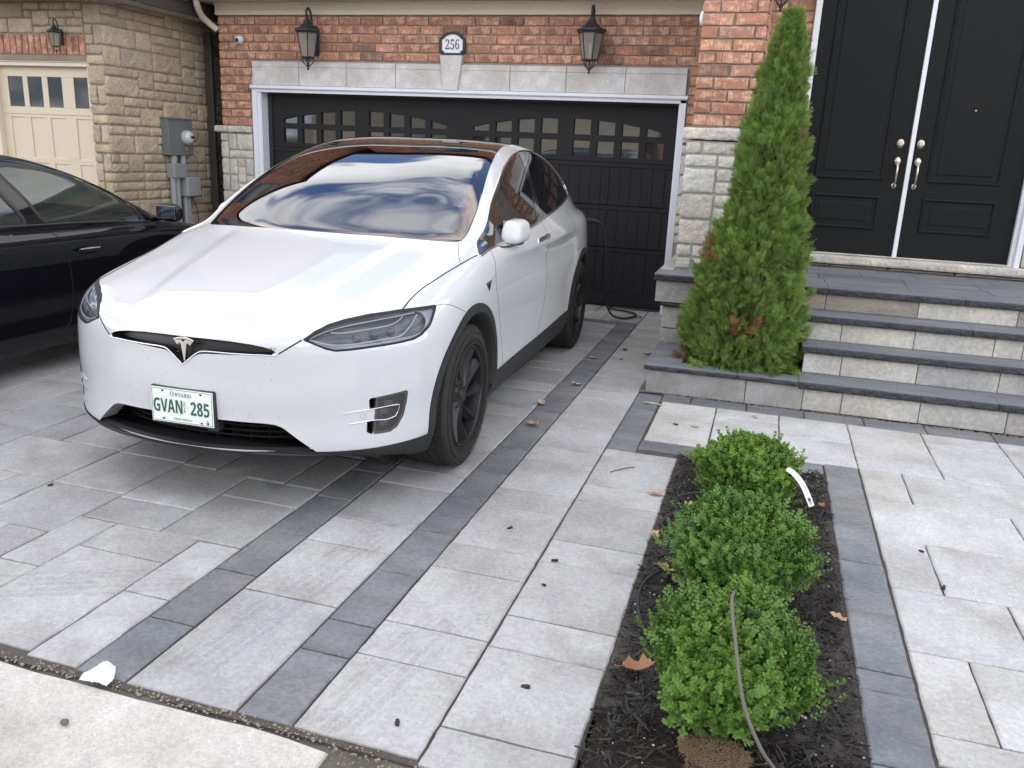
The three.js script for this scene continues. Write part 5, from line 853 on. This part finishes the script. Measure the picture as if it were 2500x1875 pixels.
    part(L, 'projector', [[.70, .805, .72], [.755, .812, .66], [.81, .82, .60]].map(p => { const q = sk([p[0] * s, p[1], p[2]]), g = gradOf(exact, ...q); return new THREE.SphereGeometry(.021, 14, 10).translate(q[0] - g[0] * .032, q[1] - g[1] * .032, q[2] - g[2] * .032); }), phys([.10, .105, .115], .05, { clearcoat: 1 }));
  }
  // fog lamps: lens outside, two black slots inside, two bright blades running in from the bumper
  const fogP = [[.772, .5385, .690], [.872, .553, .565], [.868, .50, .572], [.858, .435, .585], [.838, .388, .611], [.817, .369, .640], [.761, .368, .700]].map(([x, y, z]) => [U(x, z), y]);
  const voidA = [[.748, .5355, .712], [.773, .5385, .688], [.769, .488, .690], [.749, .486, .709]].map(([x, y, z]) => [U(x, z), y]), voidB = [[.741, .434, .715], [.766, .437, .692], [.760, .369, .700], [.738, .380, .718]].map(([x, y, z]) => [U(x, z), y]);
  let fog, vo; [fog, body] = cut(body, (x, y, z) => z < .3 || y > .62 ? 1 : sdPoly(U(x, z), y, fogP)); [vo, body] = cut(body, (x, y, z) => z < .3 || y > .62 ? 1 : Math.min(sdPoly(U(x, z), y, voidA), sdPoly(U(x, z), y, voidB)));
  for (const s of [1, -1]) for (const hi of [1, -1]) { const v = cut(sideOf(vo, s), (x, y) => (.46 - y) * hi)[0]; part(car, 'bumper_vent', [walls(v, (p, n) => [p[0] * .97, p[1], p[2] - .06]), toGeo({ ...v, P: v.P.map((q, i) => i % 3 === 2 ? q - .05 : q) })], darkVoid); }
  for (const s of [1, -1]) {
    const f = sideOf(fog, s), L = part(car, 'fog_lamp', [walls(f, (p, n) => [p[0] - n[0] * .03, p[1], p[2] - n[2] * .03]), toGeo(f, -.028)], phys([.055, .050, .050], .35, { clearcoat: .5 }));
    const [fi, fr] = cut(f, (x, y, z) => sdPoly(U(x, z), y, fogP) + .011); part(L, 'bezel', toGeo(fr, -.004), phys([.085, .08, .08], .3, { clearcoat: 1 })); part(L, 'lens', toGeo(fi, -.005), phys([.5, .48, .48], .05, { transmission: .9, thickness: 0 }));
    part(L, 'fog_reflector', [[.81, .50, .64], [.80, .462, .655], [.80, .41, .66]].map(p => { const q = sk([p[0] * s, p[1], p[2]]); return bx(-.02, .02, -.012, .012, -.004, .004, .003).rotateY(s * .7).translate(q[0] - s * .012, q[1], q[2] - .014); }), std([.42, .42, .44], .25, { metalness: .7 }));
    const blade = (pts, o) => { const q = line(pts, s, o), c = new THREE.CatmullRomCurve3(q), g = new THREE.TubeGeometry(c, 50, .0024, 8), p = g.attributes.position; return g; };
    part(car, 'chrome_blade', [blade([[.655, .474, .782], [.70, .482, .748], [.770, .4875, .689], [.83, .4925, .622], [.846, .489, .606], [.842, .462, .610], [.833, .440, .619]], .0018), blade([[.676, .4255, .766], [.72, .430, .732], [.764, .4335, .694], [.805, .4305, .650], [.833, .440, .619]], .0018)], chrome);
    const q = sk([.728 * s, .457, .73]), g = gradOf(exact, ...q); part(car, 'parking_sensor', new THREE.TorusGeometry(.0125, .0012, 6, 22).applyQuaternion(new THREE.Quaternion().setFromUnitVectors(V3(0, 0, 1), V3(...g.slice(0, 3)))).translate(...q), std([.35, .36, .37], .5));
    const q2 = sk([.30 * s, .462, .94]), g2 = gradOf(exact, ...q2); part(car, 'parking_sensor', new THREE.TorusGeometry(.0125, .0010, 6, 22).applyQuaternion(new THREE.Quaternion().setFromUnitVectors(V3(0, 0, 1), V3(...g2.slice(0, 3)))).translate(...q2), std([.40, .41, .42], .5));
  }
  // side windows
  const dlo = smooth2([[-.322, 1.056], [-.558, 1.156], [-.843, 1.313], [-1.201, 1.452], [-1.548, 1.543], [-1.89, 1.592], [-2.149, 1.603], [-2.426, 1.592], [-2.722, 1.545], [-2.93, 1.48], [-3.12, 1.40], [-3.22, 1.335], [-3.14, 1.283], [-2.70, 1.243], [-2.142, 1.203], [-1.548, 1.159], [-1.146, 1.128], [-.510, 1.082]], 5);
  const isSide = (x, nx) => ax(nx) > .35 ? 0 : 1;
  let win; [win, body] = cut(body, (x, y, z, nx) => y < .95 || ax(x) < .45 ? 1 : sdPoly(z, y, dlo));
  const [glassIn, glassRim] = cut(win, (x, y, z) => sdPoly(z, y, dlo) + .012);
  const [pillar, panes] = cut(glassIn, (x, y, z) => { const zc = -1.54 - (y - 1.164) * 1.0, w = .062; return ax(z - zc) - w; });
  const [frontP, rearP] = cut(panes, (x, y, z) => -(z + 1.54 + (y - 1.164)));
  for (const s of [1, -1]) { part(car, 'side_window', toGeo(sideOf(frontP, s), -.004), phys([.008, .009, .010], .015, { ior: 2.0 })); part(car, 'side_window', toGeo(sideOf(rearP, s), -.004), phys([.006, .006, .008], .015, { ior: 1.8 })); part(car, 'window_pillar', toGeo(sideOf(pillar, s), -.002), gloss); part(car, 'window_surround', [toGeo(sideOf(glassRim, s), -.001), walls(sideOf(win, s), (p, n) => [p[0] - n[0] * .01, p[1] - n[1] * .01, p[2]])], gloss); }
  part(car, 'window_trim', both(s => { const q = dlo.map(([z, y]) => { const p = skX(s, y, z), g = gradOf(exact, ...p); return V3(p[0] + g[0] * .001, p[1] + g[1] * .001, p[2]); }); return new THREE.TubeGeometry(new THREE.CatmullRomCurve3(q, true), 260, .0062, 6, true); }), chrome);
  // windscreen and glass roof in one sweep, dark printed border, body-colour rails beside it
  const wsHalf = [[0, -.243], [.2, -.250], [.45, -.283], [.65, -.335], [.745, -.368], [.765, -.392], [.775, -.444], [.779, -.504], [.770, -.656], [.746, -.858], [.692, -1.153], [.655, -1.373], [.612, -1.696], [.585, -2.1], [.575, -2.6], [.575, -3.1], [.56, -3.35], [0, -3.42]], wsPoly = [...wsHalf, ...wsHalf.slice(1, -1).reverse().map(([a, b]) => [-a, b])];
  let glassTop; [glassTop, body] = cut(body, (x, y, z, nx, ny) => y < 1.0 || ny < .2 ? 1 : sdPoly(x, z, wsPoly));
  const fr = [[0, -.312], [.3, -.322], [.55, -.362], [.665, -.412], [.697, -.470], [.703, -.56], [.69, -.72], [.655, -.99], [.60, -1.36], [.57, -1.62], [0, -1.66]], frP = [...fr, ...fr.slice(1, -1).reverse().map(([a, b]) => [-a, b])];
  let screen, border; [screen, border] = cut(glassTop, (x, y, z) => sdPoly(x, z, frP)); let roofG; [roofG, border] = cut(border, (x, y, z) => z + 1.70 + .06 * x * x);
  part(car, 'windscreen', toGeo(screen, -.004), carGlass); part(car, 'windscreen_border', toGeo(border, -.004), fritM); part(car, 'roof_glass', [toGeo(roofG, -.004)], roofGlass);
  part(car, 'windscreen_seal', [walls(glassTop, (p, n) => [p[0] - n[0] * .014, p[1] - n[1] * .014, p[2] - n[2] * .014]), new THREE.TubeGeometry(new THREE.CatmullRomCurve3(wsPoly.map(([x, z]) => { const q = sk([x, z > -1.2 ? 1.12 + (-.3 - z) * .42 : 1.6, z]); const m = sk([x, q[1], z]); return V3(x, m[1] - .004, z); }), true), 200, .003, 5, true)], gapM);
  // the painted body and its panel gaps
  part(car, 'body', toGeo(body), paint);
  part(car, 'floor', [bx(-.72, .72, .20, .24, -4.0, .55), bx(-.60, .60, .2, .9, -3.6, .55)], underM);
  const gaps = s => [
    seam([[.418, .738, .884], [.462, .769, .862], [.501, .7965, .838]], s, .0036), seam([[.806, .899, .478], [.802, .927, .379], [.806, .956, .255], [.820, .980, .14], [.838, 1.004, .0], [.863, 1.030, -.145], [.882, 1.049, -.255], [.893, 1.056, -.318]], s, .0040),
    seam([[.863, 1.030, -.145], [.824, 1.063, -.224], [.785, 1.098, -.335], [.766, 1.112, -.385]], s, .0016), seam([[.908, .899, .311], [.927, .895, .258], [.947, .882, .212], [.966, .855, .150], [.978, .836, .10]], s, .0017),
    seam([[.912, 1.066, -.464], [.952, .999, -.446], [.979, .93, -.432], [.980, .84, -.445], [.975, .68, -.52], [.965, .50, -.62], [.96, .395, -.66]], s, .0017), seam([[.945, 1.15, -1.56], [.985, 1.0, -1.62], [.985, .80, -1.67], [.975, .60, -1.645], [.968, .50, -1.59], [.962, .395, -1.52]], s, .0017),
    seam([[.93, 1.20, -2.5], [.985, 1.02, -2.6], [.99, .86, -2.66]], s, .0015)];
  part(car, 'panel_gap', both(gaps).flat(), gapM);
  // door pull plates, fender badge
  for (const s of [1, -1]) {
    const plate = (poly, off, m, name) => { const pp = poly.map(p => [p[2], p[1]]), n = 14, P = [], I = []; const sh = new THREE.ShapeGeometry(new THREE.Shape(pp.map(p => new THREE.Vector2(...p)))); const q = sh.attributes.position; for (let i = 0; i < q.count; i++) { const k = skX(s, q.getY(i), q.getX(i)); q.setXYZ(i, k[0] + s * off, q.getY(i), q.getX(i)); } sh.computeVertexNormals(); part(car, name, [sh, walls({ P: [...q.array], N: [...q.array].map((v, i) => i % 3 ? 0 : s), I: [...sh.index.array] }, p => [p[0] - s * (off + .004), p[1], p[2]])], m); };
    plate([[0, 1.040, -1.325], [0, 1.066, -1.340], [0, 1.078, -1.60], [0, 1.072, -1.665], [0, 1.046, -1.648]], .004, chrome, 'door_handle'); plate([[0, 1.044, -1.33], [0, 1.064, -1.345], [0, 1.074, -1.60], [0, 1.05, -1.50]], .0055, gloss, 'handle_plate');
    plate([[0, .926, -.242], [0, .935, -.356], [0, .899, -.312], [0, .876, -.290]], .003, chrome, 'fender_badge'); plate([[0, .921, -.262], [0, .927, -.338], [0, .899, -.305], [0, .888, -.291]], .0045, gloss, 'badge_lens');
    part(car, 'body_crease', seam([[.973, .935, -.356], [.98, .952, -.46]], s, .0012), gapM);
    // mirror
    const mc = [(s > 0 ? .952 : .915) * s, 1.150, s > 0 ? -.815 : -.86], g = new THREE.SphereGeometry(1, 36, 24), p = g.attributes.position;
    for (let i = 0; i < p.count; i++) { let x = p.getX(i), y = p.getY(i), z = p.getZ(i); const e = (v, q) => Math.sign(v) * Math.pow(Math.abs(v), q); y = e(y, .5); z = e(z, .5); x = x > 0 ? e(x, .6) : -Math.pow(-x, .35) * .45; const top = 1 - .16 * (y > 0 ? y : 0); p.setXYZ(i, (x * .082 * top - z * .012) * s, y * .066 - .008 * z, z * .112 * top - .012 * y); }
    g.computeVertexNormals(); g.translate(...mc); const mir = part(car, 'mirror', g, paint);   // folded in against the window
    part(mir, 'mirror_base', [new THREE.SphereGeometry(1, 24, 14).scale(.066, .016, .112).translate(mc[0] - s * .002, mc[1] - .066, mc[2])], gloss);
    part(mir, 'mirror_arm', [tube([[.905 * s, 1.076, -.53], [.935 * s, 1.078, -.62], [.962 * s, 1.076, -.72], [.972 * s, 1.076, -.84]], .0115, 24, 10).scale(1, 1, 1)], chrome);
    part(mir, 'mirror_glass', bx(-.002, .002, -.062, .062, -.09, .09, .001).translate(mc[0] - s * .036, mc[1], mc[2]), std([.5, .52, .54], .03, { metalness: 1 }));
  }
  // licence plate in its black holder
  { const tilt = g => g.rotateX(.0).translate(-.006, .478, .962);
    part(car, 'plate_holder', [tilt(bx(-.158, .158, -.088, .082, -.024, .004, .008)), bx(.10, .155, .378, .42, .90, .955, .008)], black);
    const pl = part(car, 'licence_plate', tilt(bx(-.1525, .1525, -.0775, .0775, .004, .0065, .002)), std([.74, .79, .74], .4)), ink = std([.018, .10, .075], .5);
    const put = (g, x, y) => tilt(g.translate(x, y, .0066));
    const fr = []; const w = .147, h = .072, t = .0009; fr.push(bx(-w, w, h - t, h + t, 0, .0006), bx(-w, w, -h - t, -h + t, 0, .0006), bx(-w - t, -w + t, -h, h, 0, .0006), bx(w - t, w + t, -h, h, 0, .0006)); part(pl, 'plate_border', tilt(merge(fr).translate(0, 0, .0066)), ink);
    part(pl, 'plate_number', [put(lettering('GVAN', fontB, .060, .0012, .66), -.070, -.003), put(lettering('285', fontB, .060, .0012, .70), .088, -.003)], ink);
    part(pl, 'plate_title', [put(lettering('O', font, .0195, .0008), -.047, .0525), put(lettering('NTARIO', font, .0155, .0008), .008, .051), put(lettering('GREEN VEHICLE', font, .0088, .0006, .92), .0, -.058)], std([.03, .07, .06], .5));
    part(pl, 'crown_mark', [put(new THREE.TorusGeometry(.0052, .0012, 6, 14, Math.PI), .124, -.058), put(bx(-.006, .006, -.0012, .0012, 0, .0008), .124, -.0595), put(bx(-.0009, .0009, 0, .006, 0, .0008), .124, -.053), put(new THREE.CircleGeometry(.0058, 16), .124, -.0645)], ink);
    part(pl, 'flower_print', [put(new THREE.CircleGeometry(.010, 14).scale(.8, 1.3, 1), .012, .012).translate(0, 0, .0002)], std([.45, .47, .52], .6)); part(pl, 'flower_print', [put(new THREE.CircleGeometry(.011, 14).scale(1, .55, 1), -.001, .001), put(new THREE.CircleGeometry(.011, 14).scale(1, .5, 1), .024, -.002)], std([.60, .68, .70], .6)); part(pl, 'flower_print', [put(new THREE.CircleGeometry(.007, 12).scale(.6, 1.3, 1), .012, -.018)], std([.15, .34, .14], .6)); part(pl, 'flower_print', put(new THREE.CircleGeometry(.004, 10), .012, -.007), std([.6, .30, .06], .6));
    part(pl, 'bolt', [[-.094, .063], [.094, .063], [-.094, -.062], [.094, -.064]].map(([x, y]) => put(new THREE.SphereGeometry(.0055, 12, 8).scale(1.1, .8, .6), x, y)), black);
  }
  // a small scuff at the corner of the bonnet edge and stone chips on the bumper
  { const r = rng(88), l = []; for (let i = 0; i < 46; i++) { const q = sk([mix(-.6, .62, r()), mix(.46, .73, Math.pow(r(), .8)), .95]); const g = new THREE.IcosahedronGeometry(.0012 + r() * .002, 0).scale(1, .7, .3); g.translate(...q); l.push(g); } part(car, 'stone_chips', l, std([.18, .17, .17], .8)).userData.kind = 'stuff'; const l2 = []; for (let i = 0; i < 9; i++) { const q = sk([.378 + r() * .03, .757 + r() * .006, .9]); l2.push(new THREE.IcosahedronGeometry(.0018 + r() * .0022, 0).translate(...q)); } part(car, 'paint_scuff', l2, std([.2, .2, .21], .8)).userData.kind = 'stuff'; }
}
// wheels
function makeWheel(parent, x, y, z, s, spokes, R, W, rimR, mats) {
  const w = part(parent, 'wheel', (() => { const g = new THREE.LatheGeometry([[rimR, -W * .42], [rimR + .02, -W * .5], [R - .055, -W * .53], [R - .022, -W * .47], [R - .009, -W * .43], [R - .009, W * .43], [R - .022, W * .47], [R - .055, W * .53], [rimR + .02, W * .5], [rimR, W * .42]].map(p => new THREE.Vector2(...p)), 72); g.rotateZ(-Math.PI / 2); return g; })(), mats.tyre);
  w.position.set(x, y, z); if (s < 0) w.rotation.y = Math.PI;
  const tr = []; const r = rng(8); for (let i = 0; i < 76; i++) for (const [a, b, sh] of [[-.44, -.27, .5], [-.245, -.09, 0], [-.065, .065, .3], [.09, .245, .1], [.27, .44, .5]]) { const t = (i + sh) / 76 * 6.2832, g = new THREE.BoxGeometry((b - a) * W, .011, 6.2832 * R / 76 * .86); g.rotateX(sh > .3 ? 0 : .0); g.translate((a + b) / 2 * W, R - .006 - (ax4(a, b) ? .004 : 0), 0); g.rotateX(t); tr.push(g); }
  part(w, 'tread', tr, mats.tyre);
  part(w, 'side_rib', [new THREE.TorusGeometry(R - .075, .0022, 6, 72), new THREE.TorusGeometry(R - .04, .002, 6, 72), new THREE.TorusGeometry(rimR + .013, .004, 8, 72)].map(g => g.rotateY(Math.PI / 2).translate(W * .525, 0, 0)), mats.tyre);
  const rim = part(w, 'rim', [(() => { const g = new THREE.LatheGeometry([[rimR + .004, W * .44], [rimR + .006, W * .47], [rimR - .006, W * .475], [rimR - .014, W * .45], [rimR - .016, W * .25], [rimR - .03, -W * .4]].map(p => new THREE.Vector2(...p)), 72); g.rotateZ(-Math.PI / 2); return g; })(),
    ...Array.from({ length: spokes }, (_, k) => { const a = k / spokes * 6.2832, P = [], I = [], n = 7; for (let i = 0; i <= n; i++) { const t = i / n, rad = mix(.045, rimR - .008, t), wd = mix(.020, .040, t * t) * (t > .8 ? 1 : .95), tw = .20 * t * t, dep = W * mix(.36, .445, Math.pow(t, .7)) - .012 * Math.sin(t * 3.1), sk = rad * Math.tan(.0) + .05 * t * t; const put = (c, d) => { const ang = a + (c + sk) / Math.max(rad, .09); P.push(d, Math.cos(ang) * rad, Math.sin(ang) * rad); }; put(-wd, dep - .020 - .02 * tw * 5); put(-wd * .25, dep + .003); put(wd * .75, dep - .008); put(wd, dep - .028); put(0, dep - .06); if (i) { const A = (i - 1) * 5, B = i * 5; for (let q = 0; q < 5; q++) { const q2 = (q + 1) % 5; I.push(A + q, B + q, B + q2, A + q, B + q2, A + q2); } } } const g = geoOf(P, I).toNonIndexed(); g.computeVertexNormals(); return toCreasedNormals(g, .6); }),
    (() => { const g = new THREE.LatheGeometry([[0, W * .40], [.028, W * .40], [.034, W * .385], [.038, W * .36], [.075, W * .345], [.085, W * .30], [.085, 0]].map(p => new THREE.Vector2(...p)), 32); g.rotateZ(-Math.PI / 2); return g; })()], mats.rim);
  part(w, 'lug_nut', Array.from({ length: 5 }, (_, k) => { const a = k / 5 * 6.2832 + .3; return new THREE.CylinderGeometry(.010, .010, .012, 6).rotateZ(Math.PI / 2).translate(W * .345, Math.cos(a) * .058, Math.sin(a) * .058); }), darkVoid);
  part(w, 'brake_disc', [new THREE.CylinderGeometry(.175, .175, .022, 40).rotateZ(Math.PI / 2).translate(W * .12, 0, 0), new THREE.CylinderGeometry(rimR - .03, rimR - .03, .01, 40).rotateZ(Math.PI / 2).translate(-W * .2, 0, 0)], mats.disc);
  return w;
}
const ax4 = (a, b) => Math.abs((a + b) / 2) > .3;
const wheelMats = { tyre: std([.022, .020, .018], .85, { bumpMap: scaled(cementBump, 4), bumpScale: .001 }), rim: std([.012, .0125, .014], .4), disc: std([.012, .012, .012], .7) };
for (const z of [-.03, -2.98]) for (const s of [1, -1]) makeWheel(car, s * .835, .372, z, s, 10, .372, .258, .262, wheelMats);
// ---------------------------------------------------------------- the black saloon on the neighbour's drive, nose to the garage
{
  const hood = spline([[-4.2, .98], [-3.2, 1.02], [-1.5, 1.0], [-.6, .985], [-.3, .955], [0, .905], [.4, .83], [.8, .70], [1, .60]]);
  const roof = spline([[-4.0, .86], [-3.5, 1.10], [-3.0, 1.31], [-2.6, 1.41], [-2.1, 1.462], [-1.72, 1.452], [-1.37, 1.392], [-1.03, 1.272], [-.7, 1.13], [-.35, .96], [0, .78]]);
  const wide = spline([[-3.9, .80], [-3.3, .87], [-2.5, .892], [-1.2, .892], [-.2, .89], [.4, .86], [.9, .72]]), tuck = spline([[.1, .10], [.2, .045], [.30, .012], [.36, .016], [.5, .012], [.70, .0], [.84, -.004], [.91, .006], [.98, .035], [1.1, .12]]);
  const low = (a, y, z) => { const top = (y - hood(z) + .05 * a * a + .10 * Math.pow(Math.max(0, a - .4), 3)) * .97, side = a - wide(z) + tuck(y); let d = smax(top, side, .10); d = smax(d, (z - .93 + .3 * a * a + .3 * Math.pow(a, 6)) * .9, .14); d = smax(d, -4.0 + .2 * a * a - z, .16); return smax(d, .17 - y, .05); };
  const up = (a, y, z) => { const ze = z + .16 * a * a, u = y - .98, su = .5 * (u + Math.sqrt(u * u + .002)); return smax(smax((y - roof(ze) + .06 * a * a) * .94, (a - .858 + .05 * sstep(-.7, -.2, z) + .08 * sstep(-2.6, -3.6, z) + .40 * su + .25 * su * su + .4 * Math.max(0, -u - .03)) * .92, .11), .85 - y, .02); };
  const F = (x, y, z) => smin(low(Math.abs(x), y, z), up(Math.abs(x), y, z), .03);
  const hT = table(hood, -4.3, 1.1, 3000), rT = table(roof, -4.3, 1.1, 3000);
  let skin = skinMesh(F, F, range(-.92, .92, .020), range(.14, 1.52, .018), range(-4.06, .98, .028));
  const o = thing('black_sedan', 'black sedan with tinted side windows parked on the neighbouring drive', 'car', [-5.392, 0, 2.85], Math.PI);
  const paintB = phys([.0018, .002, .0045], .5, { specularIntensity: .2, clearcoat: .75, clearcoatRoughness: .015 }), glassG = phys([.25, .31, .29], .02, { transmission: .92, thickness: 0, ior: 1.6 }), trimB = std([.02, .02, .022], .45), cabinM = std([.028, .029, .032], .85);
  const ax = Math.abs, sk = p => onSkin(F, p), sideOf = (m, s) => cut(m, x => -x * s)[0];
  const hubs = [[0, .32], [-2.70, .32]];
  let body = cut(skin, (x, y, z) => Math.max(Math.min(...hubs.map(([a, b]) => Math.hypot(z - a, y - b) - .345)), .6 - ax(x)))[1];
  const front = smooth2([[-1.855, 1.345], [-1.65, 1.348], [-1.44, 1.318], [-1.2, 1.262], [-1.03, 1.200], [-.90, 1.115], [-.82, .972], [-1.2, .992], [-1.66, 1.010], [-1.76, 1.17]], 4), rear = smooth2([[-2.0, 1.345], [-2.3, 1.34], [-2.6, 1.30], [-2.95, 1.19], [-3.05, 1.06], [-2.6, 1.03], [-1.86, 1.015], [-1.93, 1.17]], 4);
  let g1, g2, ws; [g1, body] = cut(body, (x, y, z) => y < .9 || ax(x) < .4 ? 1 : sdPoly(z, y, front)); [g2, body] = cut(body, (x, y, z) => y < .9 || ax(x) < .4 ? 1 : sdPoly(z, y, rear));
  const wsP = [[-.64, -.60], [-.4, -.50], [0, -.43], [.4, -.50], [.64, -.60], [.60, -1.0], [.54, -1.42], [.3, -1.50], [0, -1.53], [-.3, -1.50], [-.54, -1.42], [-.60, -1.0]];
  [ws, body] = cut(body, (x, y, z, nx, ny) => y < .95 || ny < .3 ? 1 : sdPoly(x, z, wsP));
  let frame; [frame, body] = cut(body, (x, y, z) => y < 1.0 || ax(x) < .5 || z > -.8 ? 1 : Math.min(sdPoly(z, y, front), sdPoly(z, y, rear)) - .024);
  part(o, 'body', toGeo(body), paintB); for (const s of [1, -1]) part(o, 'window_frame', toGeo(cut(frame, x => -x * s)[0], .001), trimB);
  for (const s of [1, -1]) { part(o, 'side_window', toGeo(sideOf(g1, s), -.004), glassG); part(o, 'side_window', toGeo(sideOf(g2, s), -.004), glassG); }
  part(o, 'windscreen', toGeo(ws, -.003), glassG);
  const tubeOn = (pts, s, r, off = 0) => { const c = new THREE.CatmullRomCurve3(pts.map(p => V3(p[0] * s, p[1], p[2]))), q = Array.from({ length: 40 }, (_, i) => { const k = sk(c.getPoint(i / 39).toArray()), g = gradOf(F, ...k); return V3(k[0] + g[0] * off, k[1] + g[1] * off, k[2] + g[2] * off); }); return new THREE.TubeGeometry(new THREE.CatmullRomCurve3(q), 80, r, 6); };
  part(o, 'belt_trim', [1, -1].map(s => tubeOn([[.86, 1.018, -2.9], [.86, 1.004, -1.9], [.86, .985, -1.2], [.86, .955, -.72]], s, .0075, .002)), trimB);
  part(o, 'roof_strip', [1, -1].map(s => tubeOn([[.66, 1.43, -2.9], [.66, 1.46, -2.2], [.66, 1.44, -1.7], [.68, 1.36, -1.3], [.72, 1.20, -.9]], s, .006)), trimB);
  part(o, 'panel_gap', [1, -1].flatMap(s => [tubeOn([[.86, 1.0, -1.70], [.89, .87, -1.61], [.89, .70, -1.57], [.89, .5, -1.56], [.88, .34, -1.60], [.87, .27, -1.7]], s, .0035, -.001), tubeOn([[.87, .26, -1.7], [.87, .26, -1.2], [.87, .27, -.6]], s, .004, -.001), tubeOn([[.86, .93, -.46], [.89, .75, -.42], [.89, .5, -.42], [.88, .3, -.5]], s, .003, -.001)]), darkVoid);
  for (const s of [1, -1]) {
    part(o, 'door_handle', [(() => { const g = new THREE.SphereGeometry(1, 20, 14).scale(.016, .017, .105); const k = sk([.89 * s, .812, -1.41]); return g.translate(k[0] + s * .022, .815, -1.41); })(), (() => { const k = sk([.89 * s, .80, -1.42]); return new THREE.SphereGeometry(1, 20, 14).scale(.012, .032, .085).translate(k[0], .798, -1.40); })()], paintB);
    part(o, 'handle_trim', (() => { const k = sk([.89 * s, .82, -1.41]); return bx(-.002, .002, -.003, .004, -.09, .09, .002).translate(k[0] + s * .037, .823, -1.42); })(), chrome);
    const mg = new THREE.SphereGeometry(1, 28, 18), p = mg.attributes.position; for (let i = 0; i < p.count; i++) { const e = (v, q) => Math.sign(v) * Math.pow(Math.abs(v), q); const x = e(p.getX(i), .7), y = e(p.getY(i), .7), z = p.getZ(i) < 0 ? -Math.pow(-p.getZ(i), .3) * .4 : p.getZ(i); p.setXYZ(i, x * .105, y * .068 - x * s * .01, z * .085); } mg.computeVertexNormals(); mg.translate(s * .985, 1.03, -.66); const mir = part(o, 'mirror', [mg, tube([[.84 * s, .975, -.62], [.90 * s, .985, -.64], [.95 * s, 1.0, -.65]], .022, 12, 8)], paintB);
    part(mir, 'mirror_glass', bx(-.085, .085, -.050, .050, -.003, .003, .002).translate(s * .985, 1.03, -.697), std([.34, .36, .38], .02, { metalness: 1 }));
    for (const [z] of hubs) makeWheel(o, s * .775, .318, z, s, 10, .318, .205, .215, wheelMats);
  }
  // cabin
  part(o, 'cabin_floor', [bx(-.84, .84, .24, .50, -3.4, .5), bx(-.865, -.80, .3, .95, -3.3, -.5, .02), bx(.80, .865, .3, .95, -3.3, -.5, .02)], cabinM);
  part(o, 'dashboard', [bx(-.80, .80, .60, .93, -.92, -.45, .06), bx(-.62, -.26, .90, .975, -.90, -.70, .03)], cabinM);
  part(o, 'steering_wheel', [new THREE.TorusGeometry(.175, .016, 10, 36).rotateX(-.4).translate(.36, .92, -1.08), new THREE.SphereGeometry(.06, 16, 10).scale(1, 1, .5).rotateX(-.4).translate(.36, .92, -1.07), bx(-.16, .16, -.014, .014, -.01, .01, .006).rotateX(-.4).translate(.36, .92, -1.075)], cabinM);
  for (const x of [-.37, .37]) part(o, 'seat', [bx(-.24, .24, .45, .62, -1.95, -1.4, .06).translate(x, 0, 0), bx(-.23, .23, 0, .62, -.07, .07, .05).rotateX(-.35).translate(x, .55, -1.93), bx(-.13, .13, 0, .18, -.045, .045, .04).rotateX(-.3).translate(x, 1.13, -2.13)], cabinM);
  part(o, 'rear_seat', [bx(-.70, .70, .42, .6, -2.9, -2.4, .06), bx(-.70, .70, 0, .55, -.07, .07, .05).rotateX(-.4).translate(0, .55, -2.9)], cabinM);
  const rv = part(o, 'inner_mirror', [bx(-.11, .11, -.03, .03, -.012, .012, .012).rotateY(.35).translate(0, 1.285, -1.22), cyl(.008, .008, .08, 0, 1.34, -1.21, 8)], trimB); part(rv, 'mirror_glass', bx(-.10, .10, -.024, .024, -.002, .002).rotateY(.35).translate(-.005, 1.285, -1.234), std([.66, .70, .70], .03, { metalness: 1 }));
}
renderer.render(scene, camera);
